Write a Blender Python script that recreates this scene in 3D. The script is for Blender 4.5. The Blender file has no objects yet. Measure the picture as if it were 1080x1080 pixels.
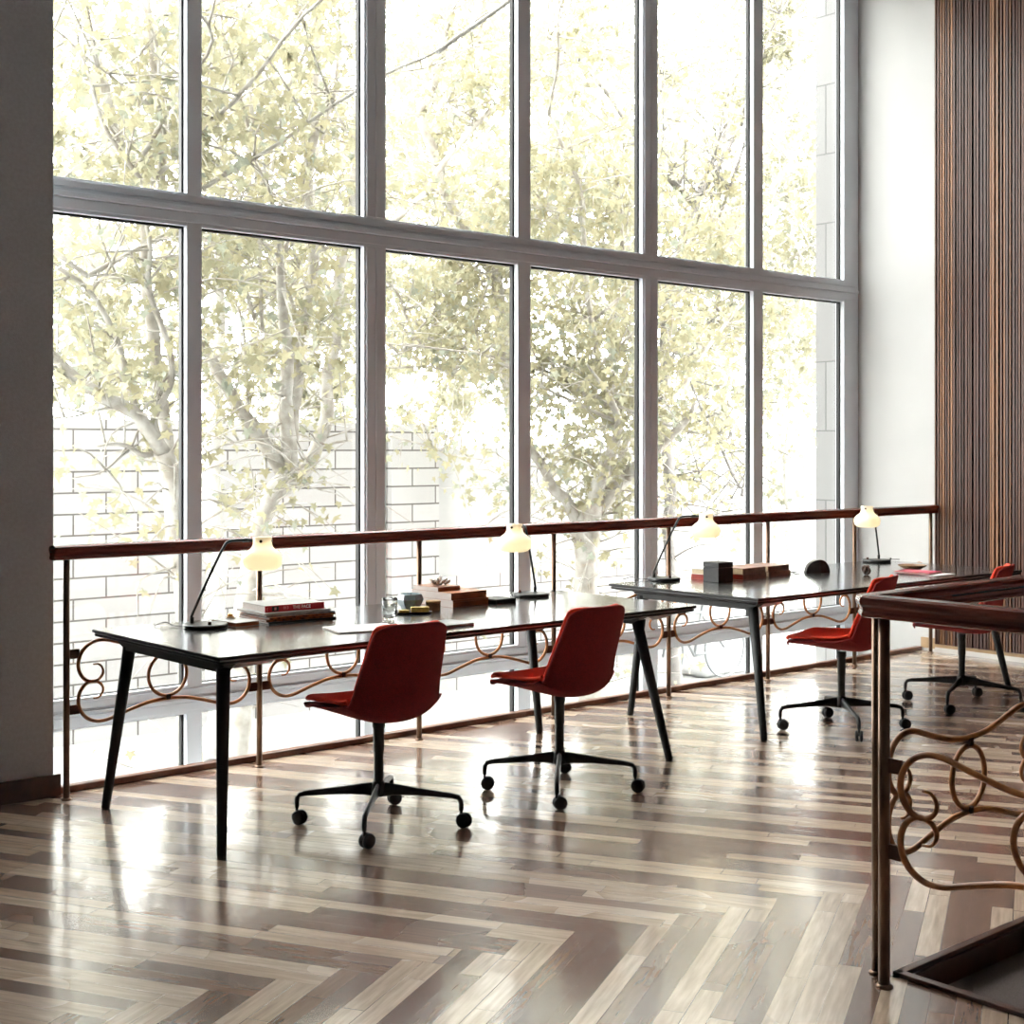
import bpy, bmesh, math, random
from mathutils import Vector, Matrix, noise
C = bpy.context.scene.collection
SC = bpy.context.scene
R = math.radians
PI = math.pi

# ------------------------------------------------------------------ camera
YAW = R(48.94)
FPX, HORIZON, EYE = 1481.0, 474.0, 1.53
cam = bpy.data.cameras.new('camera')
cam.sensor_width = 36.0
cam.lens = FPX / 1080.0 * 36.0
cam.shift_y = -(540.0 - HORIZON) / 1080.0
cam.clip_start = 0.05
cam.clip_end = 300
cam_o = bpy.data.objects.new('camera', cam)
cam_o.location = (0, 0, EYE)
cam_o.rotation_euler = (R(90), 0, YAW - R(90))
C.objects.link(cam_o)
SC.camera = cam_o

# ------------------------------------------------------------------ sky and exposure
SKY = 15.0
world = bpy.data.worlds.new('overcast_sky')
SC.world = world
world.use_nodes = True
bgn = world.node_tree.nodes['Background']
bgn.inputs[0].default_value = (1.0, 0.995, 0.975, 1)
bgn.inputs[1].default_value = SKY
SC.view_settings.view_transform = 'Standard'
SC.view_settings.look = 'None'
SC.view_settings.gamma = 1
SC.view_settings.use_curve_mapping = False
SC.view_settings.exposure = 0.5


# ------------------------------------------------------------------ material helpers
class NT:
    def __init__(s, m):
        s.m = m
        m.use_nodes = True
        s.t = m.node_tree
        s.b = s.t.nodes['Principled BSDF']

    def n(s, typ, **kw):
        k = s.t.nodes.new(typ)
        for a, v in kw.items():
            setattr(k, a, v)
        return k

    def l(s, a, b):
        s.t.links.new(a, b)

    def val(s, x, inp):
        if isinstance(x, (int, float)):
            inp.default_value = x
        else:
            s.l(x, inp)

    def math(s, op, a, b=0.0, c=0.0):
        k = s.n('ShaderNodeMath', operation=op)
        s.val(a, k.inputs[0])
        s.val(b, k.inputs[1])
        s.val(c, k.inputs[2])
        return k.outputs[0]

    def mix(s, f, a, b):
        k = s.n('ShaderNodeMix', data_type='RGBA')
        s.val(f, k.inputs[0])
        for x, i in ((a, 6), (b, 7)):
            if isinstance(x, tuple):
                k.inputs[i].default_value = (*x[:3], 1)
            else:
                s.l(x, k.inputs[i])
        return k.outputs[2]


def mat(name, col, rough=0.5, metal=0.0, var=0.0, scale=8.0, bump=0.0, bscale=None, stretch=None, col2=None, coat=0.0, spec=None, coatr=0.1):
    m = bpy.data.materials.new(name)
    N = NT(m)
    b = N.b
    b.inputs['Roughness'].default_value = rough
    b.inputs['Metallic'].default_value = metal
    if spec is not None:
        b.inputs['Specular IOR Level'].default_value = spec
    if coat:
        b.inputs['Coat Weight'].default_value = coat
        b.inputs['Coat Roughness'].default_value = coatr
    tc = N.n('ShaderNodeTexCoord')
    src = tc.outputs['Object']
    if stretch:
        mp = N.n('ShaderNodeMapping')
        mp.inputs['Scale'].default_value = stretch
        N.l(src, mp.inputs[0])
        src = mp.outputs[0]
    nz = N.n('ShaderNodeTexNoise')
    nz.inputs['Scale'].default_value = scale
    nz.inputs['Detail'].default_value = 4
    N.l(src, nz.inputs['Vector'])
    c2 = col2 or tuple(c * (1 - var) for c in col)
    ramp = N.n('ShaderNodeValToRGB')
    ramp.color_ramp.elements[0].position = 0.35
    ramp.color_ramp.elements[1].position = 0.65
    ramp.color_ramp.elements[0].color = (*c2, 1)
    ramp.color_ramp.elements[1].color = (*col, 1)
    N.l(nz.outputs['Fac'], ramp.inputs[0])
    N.l(ramp.outputs[0], b.inputs['Base Color'])
    if bump:
        n2 = N.n('ShaderNodeTexNoise')
        n2.inputs['Scale'].default_value = bscale or scale
        N.l(src, n2.inputs['Vector'])
        bp = N.n('ShaderNodeBump')
        bp.inputs['Strength'].default_value = bump
        bp.inputs['Distance'].default_value = 0.003
        N.l(n2.outputs['Fac'], bp.inputs['Height'])
        N.l(bp.outputs[0], b.inputs['Normal'])
    return m


M = {}
M['black_metal'] = mat('black_metal', (0.012, 0.012, 0.013), 0.32, 0.0, 0.2)
M['black_wood'] = mat('black_wood', (0.011, 0.0115, 0.012), 0.55, 0, 0.25, 30)
M['black_plastic'] = mat('black_plastic', (0.012, 0.012, 0.013), 0.38)
M['tabletop'] = mat('dark_tabletop', (0.016, 0.0155, 0.017), 0.24, 0, 0.25, 20, spec=1.0, coat=1.0, coatr=0.16)
M['edge'] = mat('tabletop_edge', (0.30, 0.31, 0.32), 0.8, 0, 0.2, spec=0.1)
M['mahogany'] = mat('mahogany', (0.21, 0.036, 0.018), 0.26, 0, 0.0, 3, stretch=(1, 1, 14), col2=(0.10, 0.017, 0.010), coat=0.2)
M['mahogany_y'] = M['mahogany']
M['dark_wood'] = mat('dark_wood', (0.075, 0.02, 0.01), 0.3, 0, 0.5, 12, coat=0.3)
M['kerb_wood'] = mat('kerb_wood', (0.22, 0.08, 0.04), 0.35, 0, 0.35, 12, coat=0.3)
M['post'] = mat('bronze_post', (0.22, 0.135, 0.09), 0.3, 0.7, 0.3, 12)
M['rattan'] = mat('bent_cane', (0.52, 0.20, 0.06), 0.38, 0.0, 0.55, 14, coat=0.15)
M['collar'] = mat('dark_collar', (0.06, 0.02, 0.01), 0.4)
M['bracket'] = mat('bracket_wood', (0.10, 0.03, 0.012), 0.35, 0, 0.3)
M['frame'] = mat('grey_painted_aluminium', (0.72, 0.76, 0.81), 0.5, 0.0, 0.05, 3)
M['gasket'] = mat('black_gasket', (0.008, 0.008, 0.008), 0.6)
M['pier'] = mat('grey_plaster', (0.58, 0.615, 0.65), 0.85, 0, 0.10, 60, bump=0.5, bscale=180)
M['white_plaster'] = mat('white_plaster', (0.53, 0.53, 0.52), 0.8, 0, 0.03, 3)
M['room_wall'] = mat('room_plaster', (0.66, 0.68, 0.70), 0.85, 0, 0.04, 3)
M['ceiling'] = mat('ceiling_plaster', (0.74, 0.75, 0.76), 0.85, 0, 0.03, 3)
M['pale_wood'] = mat('pale_wood', (0.45, 0.30, 0.16), 0.4, 0, 0.2, 10)
M['base_white'] = mat('base_white', (0.65, 0.63, 0.60), 0.5)
M['carpet'] = mat('stair_carpet', (0.125, 0.098, 0.088), 0.9, 0, 0.3, 250, bump=0.5, bscale=300)
M['screw'] = mat('screw', (0.02, 0.02, 0.02), 0.3)
M['paper'] = mat('paper', (0.78, 0.75, 0.72), 0.6, 0, 0.08, 20)
M['pages'] = mat('pages', (0.62, 0.55, 0.5), 0.7, 0, 0.25, 60, stretch=(1, 1, 40))
M['red_cover'] = mat('red_cover', (0.42, 0.012, 0.02), 0.35)
M['grey_cover'] = mat('grey_cover', (0.42, 0.42, 0.41), 0.4, 0, 0.2, 9)
M['orange_cover'] = mat('orange_cover', (0.45, 0.12, 0.02), 0.4, 0, 0.85, 35)
M['dark_cover'] = mat('dark_cover', (0.035, 0.03, 0.03), 0.35, 0, 0.4, 20)
M['silver_cover'] = mat('silver_cover', (0.3, 0.31, 0.33), 0.3, 0, 0.5, 30)
M['white_ink'] = mat('white_ink', (0.85, 0.82, 0.8), 0.5)
M['pink_ink'] = mat('pink_ink', (0.75, 0.25, 0.25), 0.5)
M['black_ink'] = mat('black_ink', (0.02, 0.015, 0.015), 0.5)
M['box_lid'] = mat('box_pinkish_wood', (0.56, 0.47, 0.42), 0.45, 0, 0.15, 12)
M['box_front'] = mat('box_red_wood', (0.42, 0.14, 0.05), 0.35, 0, 0.45, 9, stretch=(1, 1, 6))
M['brown_spine'] = mat('brown_spine', (0.36, 0.19, 0.13), 0.45, 0, 0.3, 30)
M['cream_pages'] = mat('cream_pages', (0.68, 0.55, 0.36), 0.6, 0, 0.2, 50, stretch=(1, 1, 30))
M['red_cloth'] = mat('red_book_cloth', (0.38, 0.03, 0.012), 0.5, 0, 0.3, 20)
M['black_box'] = mat('black_card_box', (0.025, 0.025, 0.026), 0.5, 0, 0.3, 30)
M['graphite'] = mat('graphite', (0.03, 0.032, 0.033), 0.35, 0, 0.6, 14)
M['brass'] = mat('brass', (0.55, 0.25, 0.06), 0.25, 1.0, 0.1)
M['yellow'] = mat('butter_yellow', (0.72, 0.53, 0.12), 0.45, 0, 0.3, 40)
M['cork'] = mat('tan_cardboard', (0.42, 0.25, 0.10), 0.6, 0, 0.2, 20)
M['blue_glaze'] = mat('pale_blue_glaze', (0.42, 0.54, 0.60), 0.3, 0, 0.4, 14, coat=0.5)
M['pink_red'] = mat('raspberry_cover', (0.5, 0.02, 0.06), 0.35)
M['tan_wood'] = mat('tan_wood', (0.30, 0.17, 0.08), 0.35, 0, 0.2, 12)
M['knot_wood'] = mat('knot_wood', (0.10, 0.04, 0.02), 0.3, 0, 0.5, 30)


def fabric(name, col, dark):
    m = bpy.data.materials.new(name)
    N = NT(m)
    tc = N.n('ShaderNodeTexCoord')
    a = N.n('ShaderNodeTexNoise')
    a.inputs['Scale'].default_value = 330
    a.inputs['Detail'].default_value = 3
    N.l(tc.outputs['Object'], a.inputs['Vector'])
    rp = N.n('ShaderNodeValToRGB')
    rp.color_ramp.elements[0].position = 0.36
    rp.color_ramp.elements[1].position = 0.62
    rp.color_ramp.elements[0].color = (*dark, 1)
    rp.color_ramp.elements[1].color = (*col, 1)
    N.l(a.outputs['Fac'], rp.inputs[0])
    N.l(rp.outputs[0], N.b.inputs['Base Color'])
    N.b.inputs['Roughness'].default_value = 0.9
    N.b.inputs['Specular IOR Level'].default_value = 0.2
    N.b.inputs['Sheen Weight'].default_value = 0.25
    N.b.inputs['Sheen Tint'].default_value = (1, 0.25, 0.2, 1)
    bp = N.n('ShaderNodeBump')
    bp.inputs['Strength'].default_value = 0.5
    bp.inputs['Distance'].default_value = 0.002
    N.l(a.outputs['Fac'], bp.inputs['Height'])
    N.l(bp.outputs[0], N.b.inputs['Normal'])
    return m


M['shell_fabric'] = fabric('shaded_red_melange_wool', (0.33, 0.030, 0.032), (0.11, 0.013, 0.016))  # same wool as the pad, its shade painted in as darker red
M['pad_fabric'] = fabric('lit_red_wool', (0.86, 0.085, 0.04), (0.62, 0.05, 0.028))  # same wool as the shell, window light painted in as brighter red


def mat_window_glass():
    m = bpy.data.materials.new('window_glass')
    N = NT(m)
    N.t.nodes.remove(N.b)
    out = [n for n in N.t.nodes if n.type == 'OUTPUT_MATERIAL'][0]
    tr = N.n('ShaderNodeBsdfTransparent')
    tr.inputs[0].default_value = (0.97, 0.98, 0.975, 1)
    gl = N.n('ShaderNodeBsdfGlossy')
    gl.inputs['Roughness'].default_value = 0.01
    lw = N.n('ShaderNodeLayerWeight')
    fac = N.math('MULTIPLY_ADD', N.math('POWER', lw.outputs['Facing'], 5.0), 0.5, 0.03)
    mx = N.n('ShaderNodeMixShader')
    N.l(fac, mx.inputs[0])
    N.l(tr.outputs[0], mx.inputs[1])
    N.l(gl.outputs[0], mx.inputs[2])
    N.l(mx.outputs[0], out.inputs[0])
    return m


M['window_glass'] = mat_window_glass()


def mat_tumbler():
    m = bpy.data.materials.new('clear_glass')
    N = NT(m)
    N.b.inputs['Base Color'].default_value = (0.95, 0.97, 0.97, 1)
    N.b.inputs['Roughness'].default_value = 0.02
    N.b.inputs['Transmission Weight'].default_value = 1
    N.b.inputs['IOR'].default_value = 1.45
    return m


M['clear_glass'] = mat_tumbler()


def mat_opal():
    m = bpy.data.materials.new('opal_glass')
    N = NT(m)
    out = [n for n in N.t.nodes if n.type == 'OUTPUT_MATERIAL'][0]
    N.b.inputs['Base Color'].default_value = (0.85, 0.80, 0.77, 1)
    N.b.inputs['Roughness'].default_value = 0.25
    tl = N.n('ShaderNodeBsdfTranslucent')
    tl.inputs[0].default_value = (0.98, 0.96, 0.88, 1)
    mx = N.n('ShaderNodeMixShader')
    mx.inputs[0].default_value = 0.5
    N.l(N.b.outputs[0], mx.inputs[1])
    N.l(tl.outputs[0], mx.inputs[2])
    N.l(mx.outputs[0], out.inputs[0])
    return m


M['opal'] = mat_opal()


def mat_emit(name, col, s):
    m = bpy.data.materials.new(name)
    N = NT(m)
    N.b.inputs['Base Color'].default_value = (0.8, 0.8, 0.8, 1)
    N.b.inputs['Emission Color'].default_value = (*col, 1)
    N.b.inputs['Emission Strength'].default_value = s
    return m


M['bulb'] = mat_emit('lit_bulb', (1.0, 0.87, 0.58), 15.0)


def mat_leaf(name, c1, c2, c3):
    m = bpy.data.materials.new(name)
    N = NT(m)
    out = [n for n in N.t.nodes if n.type == 'OUTPUT_MATERIAL'][0]
    g = N.n('ShaderNodeNewGeometry')
    rp = N.n('ShaderNodeValToRGB')
    e = rp.color_ramp.elements
    e[0].color = (*c1, 1)
    e[1].color = (*c3, 1)
    e.new(0.5).color = (*c2, 1)
    e.new(0.8).color = (*c1, 1)
    N.l(g.outputs['Random Per Island'], rp.inputs[0])
    N.l(rp.outputs[0], N.b.inputs['Base Color'])
    N.b.inputs['Roughness'].default_value = 0.6
    N.b.inputs['Specular IOR Level'].default_value = 0.2
    tl = N.n('ShaderNodeBsdfTranslucent')
    N.l(rp.outputs[0], tl.inputs[0])
    mx = N.n('ShaderNodeMixShader')
    mx.inputs[0].default_value = 0.5
    N.l(N.b.outputs[0], mx.inputs[1])
    N.l(tl.outputs[0], mx.inputs[2])
    N.l(mx.outputs[0], out.inputs[0])
    return m


M['leaf'] = mat_leaf('autumn_leaves', (0.246, 0.238, 0.159), (0.276, 0.253, 0.161), (0.226, 0.244, 0.199))
M['leaf_pale'] = mat_leaf('pale_autumn_leaves', (0.221, 0.218, 0.156), (0.243, 0.230, 0.156), (0.206, 0.221, 0.190))
M['bark'] = mat('plane_tree_bark', (0.329, 0.316, 0.288), 0.9, 0, 0.0, 9, col2=(0.206, 0.184, 0.152), bump=0.3, bscale=20)
M['bark_pale'] = mat('pale_plane_bark', (0.503, 0.493, 0.464), 0.9, 0, 0.0, 7, col2=(0.366, 0.357, 0.329))
M['bark_dark'] = mat('dark_bark', (0.16, 0.15, 0.14), 0.9, 0, 0.3, 12)
M['paving'] = mat('pale_paving', (0.259, 0.259, 0.252), 0.9, 0, 0.15, 5)
M['bike'] = mat('pale_bike_paint', (0.14, 0.15, 0.155), 0.5)
M['van_white'] = mat('white_paint', (0.4, 0.4, 0.4), 0.35)
M['van_glass'] = mat('grey_screen', (0.16, 0.16, 0.165), 0.2)


def mat_blocks(name, bw, bh, mortar, col, mcol, axis):
    m = bpy.data.materials.new(name)
    N = NT(m)
    tc = N.n('ShaderNodeTexCoord')
    sp = N.n('ShaderNodeSeparateXYZ')
    N.l(tc.outputs['Object'], sp.inputs[0])
    cb = N.n('ShaderNodeCombineXYZ')
    N.l(sp.outputs[axis], cb.inputs[0])
    N.l(sp.outputs[2], cb.inputs[1])
    br = N.n('ShaderNodeTexBrick')
    N.l(cb.outputs[0], br.inputs['Vector'])
    br.inputs['Scale'].default_value = 1
    br.inputs['Brick Width'].default_value = bw
    br.inputs['Row Height'].default_value = bh
    br.inputs['Mortar Size'].default_value = mortar
    br.inputs['Mortar Smooth'].default_value = 0.2
    br.inputs['Color1'].default_value = (*col, 1)
    br.inputs['Color2'].default_value = (col[0] * .9, col[1] * .88, col[2] * .88, 1)
    br.inputs['Mortar'].default_value = (*mcol, 1)
    N.l(br.outputs['Color'], N.b.inputs['Base Color'])
    N.b.inputs['Roughness'].default_value = 0.9
    bp = N.n('ShaderNodeBump')
    bp.inputs['Distance'].default_value = 0.01
    bp.inputs['Strength'].default_value = 0.6
    bp.invert = True
    N.l(br.outputs['Fac'], bp.inputs['Height'])
    N.l(bp.outputs[0], N.b.inputs['Normal'])
    return m


M['bricks'] = mat_blocks('pale_stone_blocks', 0.62, 0.19, 0.009, (0.286, 0.282, 0.275), (0.078, 0.071, 0.065), 0)
M['outside_plaster'] = mat('outside_plaster', (0.255, 0.254, 0.248), 0.9, 0, 0.06, 2)
M['big_blocks'] = mat_blocks('large_stone_blocks', 0.3, 0.56, 0.006, (0.181, 0.182, 0.179), (0.100, 0.099, 0.096), 1)


def mat_parquet():
    m = bpy.data.materials.new('oak_herringbone_parquet')
    N = NT(m)
    W = 0.0685
    S = 2 * W
    K = 5.36
    tc = N.n('ShaderNodeTexCoord')
    mp = N.n('ShaderNodeMapping')
    mp.vector_type = 'POINT'
    mp.inputs['Rotation'].default_value = (0, 0, -R(28.5))
    N.l(tc.outputs['Object'], mp.inputs[0])
    sp = N.n('ShaderNodeSeparateXYZ')
    N.l(mp.outputs[0], sp.inputs[0])
    # a safe positive offset keeps floor() simple; multiples of S
    p, q = sp.outputs[0], sp.outputs[1]
    pi_ = N.math('FLOOR', N.math('DIVIDE', p, S))
    lim = N.math('SUBTRACT', K + S * 0.5, N.math('MULTIPLY', pi_, S))
    lim = N.math('MULTIPLY', N.math('ROUND', N.math('DIVIDE', lim, S)), S)
    zone1 = N.math('GREATER_THAN', q, lim)      # boards that run along q

    def pick(a, b):                             # zone1 ? a : b
        return N.math('ADD', N.math('MULTIPLY', zone1, a), N.math('MULTIPLY', N.math('SUBTRACT', 1.0, zone1), b))
    across = pick(p, q)
    along = pick(q, p)
    row = N.math('FLOOR', N.math('DIVIDE', across, W))
    pair = N.math('FLOOR', N.math('DIVIDE', across, S))
    par = N.math('MODULO', N.math('ADD', pair, 200.0), 2.0)
    wn = N.n('ShaderNodeTexWhiteNoise', noise_dimensions='2D')
    cb = N.n('ShaderNodeCombineXYZ')
    N.l(row, cb.inputs[0])
    N.l(zone1, cb.inputs[1])
    N.l(cb.outputs[0], wn.inputs['Vector'])
    L = 0.62
    bl = N.math('ADD', N.math('DIVIDE', along, L), N.math('MULTIPLY', wn.outputs['Value'], 7.0))
    bi = N.math('FLOOR', bl)
    wn2 = N.n('ShaderNodeTexWhiteNoise', noise_dimensions='3D')
    cb2 = N.n('ShaderNodeCombineXYZ')
    N.l(row, cb2.inputs[0])
    N.l(bi, cb2.inputs[1])
    N.l(zone1, cb2.inputs[2])
    N.l(cb2.outputs[0], wn2.inputs['Vector'])
    sc = N.n('ShaderNodeSeparateColor')
    N.l(wn2.outputs['Color'], sc.inputs[0])
    flip = N.math('LESS_THAN', sc.outputs[0], 0.13)
    dk = N.math('ABSOLUTE', N.math('SUBTRACT', par, flip))
    # grain
    cg = N.n('ShaderNodeCombineXYZ')
    N.l(N.math('MULTIPLY', across, 60.0), cg.inputs[0])
    N.l(N.math('MULTIPLY', along, 5.0), cg.inputs[1])
    N.l(N.math('MULTIPLY', sc.outputs[1], 30.0), cg.inputs[2])
    gr = N.n('ShaderNodeTexNoise')
    gr.inputs['Scale'].default_value = 1
    gr.inputs['Detail'].default_value = 5
    N.l(cg.outputs[0], gr.inputs['Vector'])
    light = N.mix(sc.outputs[1], (0.64, 0.505, 0.385), (0.51, 0.38, 0.275))
    dark = N.mix(sc.outputs[1], (0.25, 0.145, 0.098), (0.15, 0.082, 0.055))
    base = N.mix(dk, light, dark)
    gm = N.n('ShaderNodeMapRange')
    gm.inputs[1].default_value = 0.3
    gm.inputs[2].default_value = 0.7
    gm.inputs[3].default_value = 0.76
    gm.inputs[4].default_value = 1.14
    N.l(gr.outputs['Fac'], gm.inputs[0])
    mul = N.n('ShaderNodeMix', data_type='RGBA', blend_type='MULTIPLY')
    mul.inputs[0].default_value = 1
    N.l(base, mul.inputs[6])
    cc = N.n('ShaderNodeCombineColor')
    for i in range(3):
        N.l(gm.outputs[0], cc.inputs[i])
    N.l(cc.outputs[0], mul.inputs[7])
    # seams
    fa = N.math('FRACT', N.math('DIVIDE', across, W))
    ea = N.math('MULTIPLY', N.math('MINIMUM', fa, N.math('SUBTRACT', 1.0, fa)), W)
    fb = N.math('FRACT', bl)
    eb = N.math('MULTIPLY', N.math('MINIMUM', fb, N.math('SUBTRACT', 1.0, fb)), L)
    ed = N.math('MINIMUM', ea, eb)
    # zone edge distance along q
    wr = N.math('ADD', N.math('MULTIPLY', wn.outputs['Value'], 0.0013), 0.0004)
    seam = N.math('LESS_THAN', ed, wr)
    col = N.mix(N.math('MULTIPLY', seam, 0.75), mul.outputs[2], (0.02, 0.013, 0.01))
    N.l(col, N.b.inputs['Base Color'])
    # gloss: worn varnish
    wz = N.n('ShaderNodeTexNoise')
    wz.inputs['Scale'].default_value = 1.6
    wz.inputs['Detail'].default_value = 1
    N.l(tc.outputs['Object'], wz.inputs['Vector'])
    rm = N.n('ShaderNodeMapRange')
    rm.inputs[1].default_value = 0.3
    rm.inputs[2].default_value = 0.7
    rm.inputs[3].default_value = 0.17
    rm.inputs[4].default_value = 0.26
    N.l(wz.outputs['Fac'], rm.inputs[0])
    N.l(N.math('ADD', rm.outputs[0], N.math('MULTIPLY', sc.outputs[2], 0.05)), N.b.inputs['Roughness'])
    N.b.inputs['IOR'].default_value = 1.55
    N.b.inputs['Coat Weight'].default_value = 0.75
    N.b.inputs['Coat Roughness'].default_value = 0.12
    N.b.inputs['Coat IOR'].default_value = 1.7
    # each board lies slightly differently; long gentle waves
    bz = N.n('ShaderNodeTexNoise')
    bz.inputs['Scale'].default_value = 7
    bz.inputs['Detail'].default_value = 2
    N.l(tc.outputs['Object'], bz.inputs['Vector'])
    h = N.math('ADD', N.math('MULTIPLY', bz.outputs['Fac'], 0.0012), N.math('MULTIPLY', N.math('MINIMUM', ea, 0.0015), 0.06))
    tilt = N.math('MULTIPLY', N.math('SUBTRACT', sc.outputs[2], 0.5), N.math('MULTIPLY', N.math('SUBTRACT', fa, 0.5), 0.0005))
    h = N.math('ADD', h, tilt)
    bp = N.n('ShaderNodeBump')
    bp.inputs['Strength'].default_value = 1.0
    bp.inputs['Distance'].default_value = 1.0
    N.l(h, bp.inputs['Height'])
    N.l(bp.outputs[0], N.b.inputs['Normal'])
    N.l(bp.outputs[0], N.b.inputs['Coat Normal'])
    return m


M['parquet'] = mat_parquet()


def mat_slats():
    m = bpy.data.materials.new('walnut_slats')
    N = NT(m)
    g = N.n('ShaderNodeNewGeometry')
    rp = N.n('ShaderNodeValToRGB')
    e = rp.color_ramp.elements
    e[0].color = (0.050, 0.014, 0.009, 1)
    e[1].color = (0.27, 0.12, 0.05, 1)
    e.new(0.4).color = (0.080, 0.028, 0.017, 1)
    e.new(0.7).color = (0.12, 0.048, 0.026, 1)
    N.l(g.outputs['Random Per Island'], rp.inputs[0])
    tc = N.n('ShaderNodeTexCoord')
    mp = N.n('ShaderNodeMapping')
    mp.inputs['Scale'].default_value = (30, 30, 1.2)
    N.l(tc.outputs['Object'], mp.inputs[0])
    nz = N.n('ShaderNodeTexNoise')
    nz.inputs['Scale'].default_value = 1.5
    nz.inputs['Detail'].default_value = 4
    N.l(mp.outputs[0], nz.inputs['Vector'])
    k = N.math('MULTIPLY_ADD', nz.outputs['Fac'], 1.5, 0.2)
    mul = N.n('ShaderNodeMix', data_type='RGBA', blend_type='MULTIPLY')
    mul.inputs[0].default_value = 1
    N.l(rp.outputs[0], mul.inputs[6])
    cc = N.n('ShaderNodeCombineColor')
    for i in range(3):
        N.l(k, cc.inputs[i])
    N.l(cc.outputs[0], mul.inputs[7])
    N.l(mul.outputs[2], N.b.inputs['Base Color'])
    N.b.inputs['Roughness'].default_value = 0.4
    return m


M['slats'] = mat_slats()
M['slat_back'] = mat('slat_backing', (0.010, 0.007, 0.006), 0.8)


# ------------------------------------------------------------------ mesh helpers
def V(*a):
    return Vector(a)


class MB:
    """collects shapes; build() links them as ONE mesh object"""

    def __init__(s):
        s.v = []
        s.f = []
        s.mi = []
        s.sm = []
        s.mats = []

    def slot(s, m):
        if m not in s.mats:
            s.mats.append(m)
        return s.mats.index(m)

    def add(s, vs, fs, m=None, smooth=False):
        o = len(s.v)
        i = s.slot(m) if m else 0
        s.v += [tuple(x) for x in vs]
        for f in fs:
            s.f.append([a + o for a in f])
            s.mi.append(i)
            s.sm.append(smooth)
        return s

    def box(s, a, b, m=None, rz=0, c=None):
        x0, y0, z0 = a
        x1, y1, z1 = b
        vs = [V(x, y, z) for z in (z0, z1) for (x, y) in ((x0, y0), (x1, y0), (x1, y1), (x0, y1))]
        if rz:
            cc = V(*c) if c else V((x0 + x1) / 2, (y0 + y1) / 2, 0)
            Mz = Matrix.Rotation(rz, 3, 'Z')
            vs = [Mz @ (p - cc) + cc for p in vs]
        return s.add(vs, [(0, 3, 2, 1), (4, 5, 6, 7), (0, 1, 5, 4), (1, 2, 6, 5), (2, 3, 7, 6), (3, 0, 4, 7)], m)

    def tube(s, pts, r, n=10, m=None, cap=True, closed=False, sq=1.0):
        pts = [V(*p) for p in pts]
        k = len(pts)
        rs = r if isinstance(r, (list, tuple)) else [r] * k
        T = []
        for i in range(k):
            if closed:
                t = pts[(i + 1) % k] - pts[i - 1]
            else:
                t = pts[min(i + 1, k - 1)] - pts[max(i - 1, 0)]
            T.append(t.normalized() if t.length > 1e-9 else V(0, 0, 1))
        up = V(0, 0, 1) if abs(T[0].z) < 0.9 else V(1, 0, 0)
        nrm = (up - T[0] * up.dot(T[0])).normalized()
        vs = []
        for i in range(k):
            nrm = nrm - T[i] * nrm.dot(T[i])
            if nrm.length < 1e-6:
                nrm = T[i].orthogonal()
            nrm.normalize()
            bn = T[i].cross(nrm)
            for j in range(n):
                a = 2 * PI * j / n
                vs.append(pts[i] + (nrm * math.cos(a) + bn * math.sin(a) * sq) * rs[i])
        fs = []
        for i in range(k if closed else k - 1):
            for j in range(n):
                a = i * n + j
                b = i * n + (j + 1) % n
                i2 = (i + 1) % k
                fs.append((a, b, i2 * n + (j + 1) % n, i2 * n + j))
        o = len(vs)
        if cap and not closed:
            s.add(vs, fs, m, True)
            base = len(s.v) - len(vs)
            i = s.slot(m) if m else 0
            s.f.append([base + j for j in range(n)][::-1])
            s.f.append([base + (k - 1) * n + j for j in range(n)])
            s.mi += [i, i]
            s.sm += [False, False]
        else:
            s.add(vs, fs, m, True)
        return s

    def lathe(s, prof, c=(0, 0, 0), n=32, m=None, smooth=True, sx=1.0, sy=1.0):
        vs = []
        for (r, z) in prof:
            for j in range(n):
                a = 2 * PI * j / n
                vs.append((c[0] + r * math.cos(a) * sx, c[1] + r * math.sin(a) * sy, c[2] + z))
        fs = []
        for i in range(len(prof) - 1):
            for j in range(n):
                fs.append((i * n + j, i * n + (j + 1) % n, (i + 1) * n + (j + 1) % n, (i + 1) * n + j))
        base = len(s.v)
        s.add(vs, fs, m, smooth)
        i = s.slot(m) if m else 0
        if prof[0][0] > 1e-4:
            s.f.append([base + j for j in range(n)][::-1])
            s.mi.append(i)
            s.sm.append(False)
        if prof[-1][0] > 1e-4:
            s.f.append([base + (len(prof) - 1) * n + j for j in range(n)])
            s.mi.append(i)
            s.sm.append(False)
        return s

    def prism(s, poly, fn, h0, h1, m=None, smooth=False):
        """poly: 2D outline; fn(a, b, h) -> 3D point"""
        n = len(poly)
        vs = [fn(a, b, h0) for a, b in poly] + [fn(a, b, h1) for a, b in poly]
        fs = [tuple(range(n))[::-1], tuple(range(n, 2 * n))]
        fs += [(i, (i + 1) % n, n + (i + 1) % n, n + i) for i in range(n)]
        return s.add(vs, fs, m, smooth)

    def mesh(s, name, m=None):
        me = bpy.data.meshes.new(name)
        me.from_pydata(s.v, [], s.f)
        ms = [x for x in s.mats] if s.mats and s.mats != [None] else []
        if m and not ms:
            ms = [m]
        for x in ms:
            me.materials.append(x)
        if ms:
            me.polygons.foreach_set('material_index', s.mi)
        me.polygons.foreach_set('use_smooth', s.sm)
        me.update()
        bm = bmesh.new()
        bm.from_mesh(me)
        bmesh.ops.recalc_face_normals(bm, faces=bm.faces)
        bm.to_mesh(me)
        bm.free()
        return me

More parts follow.
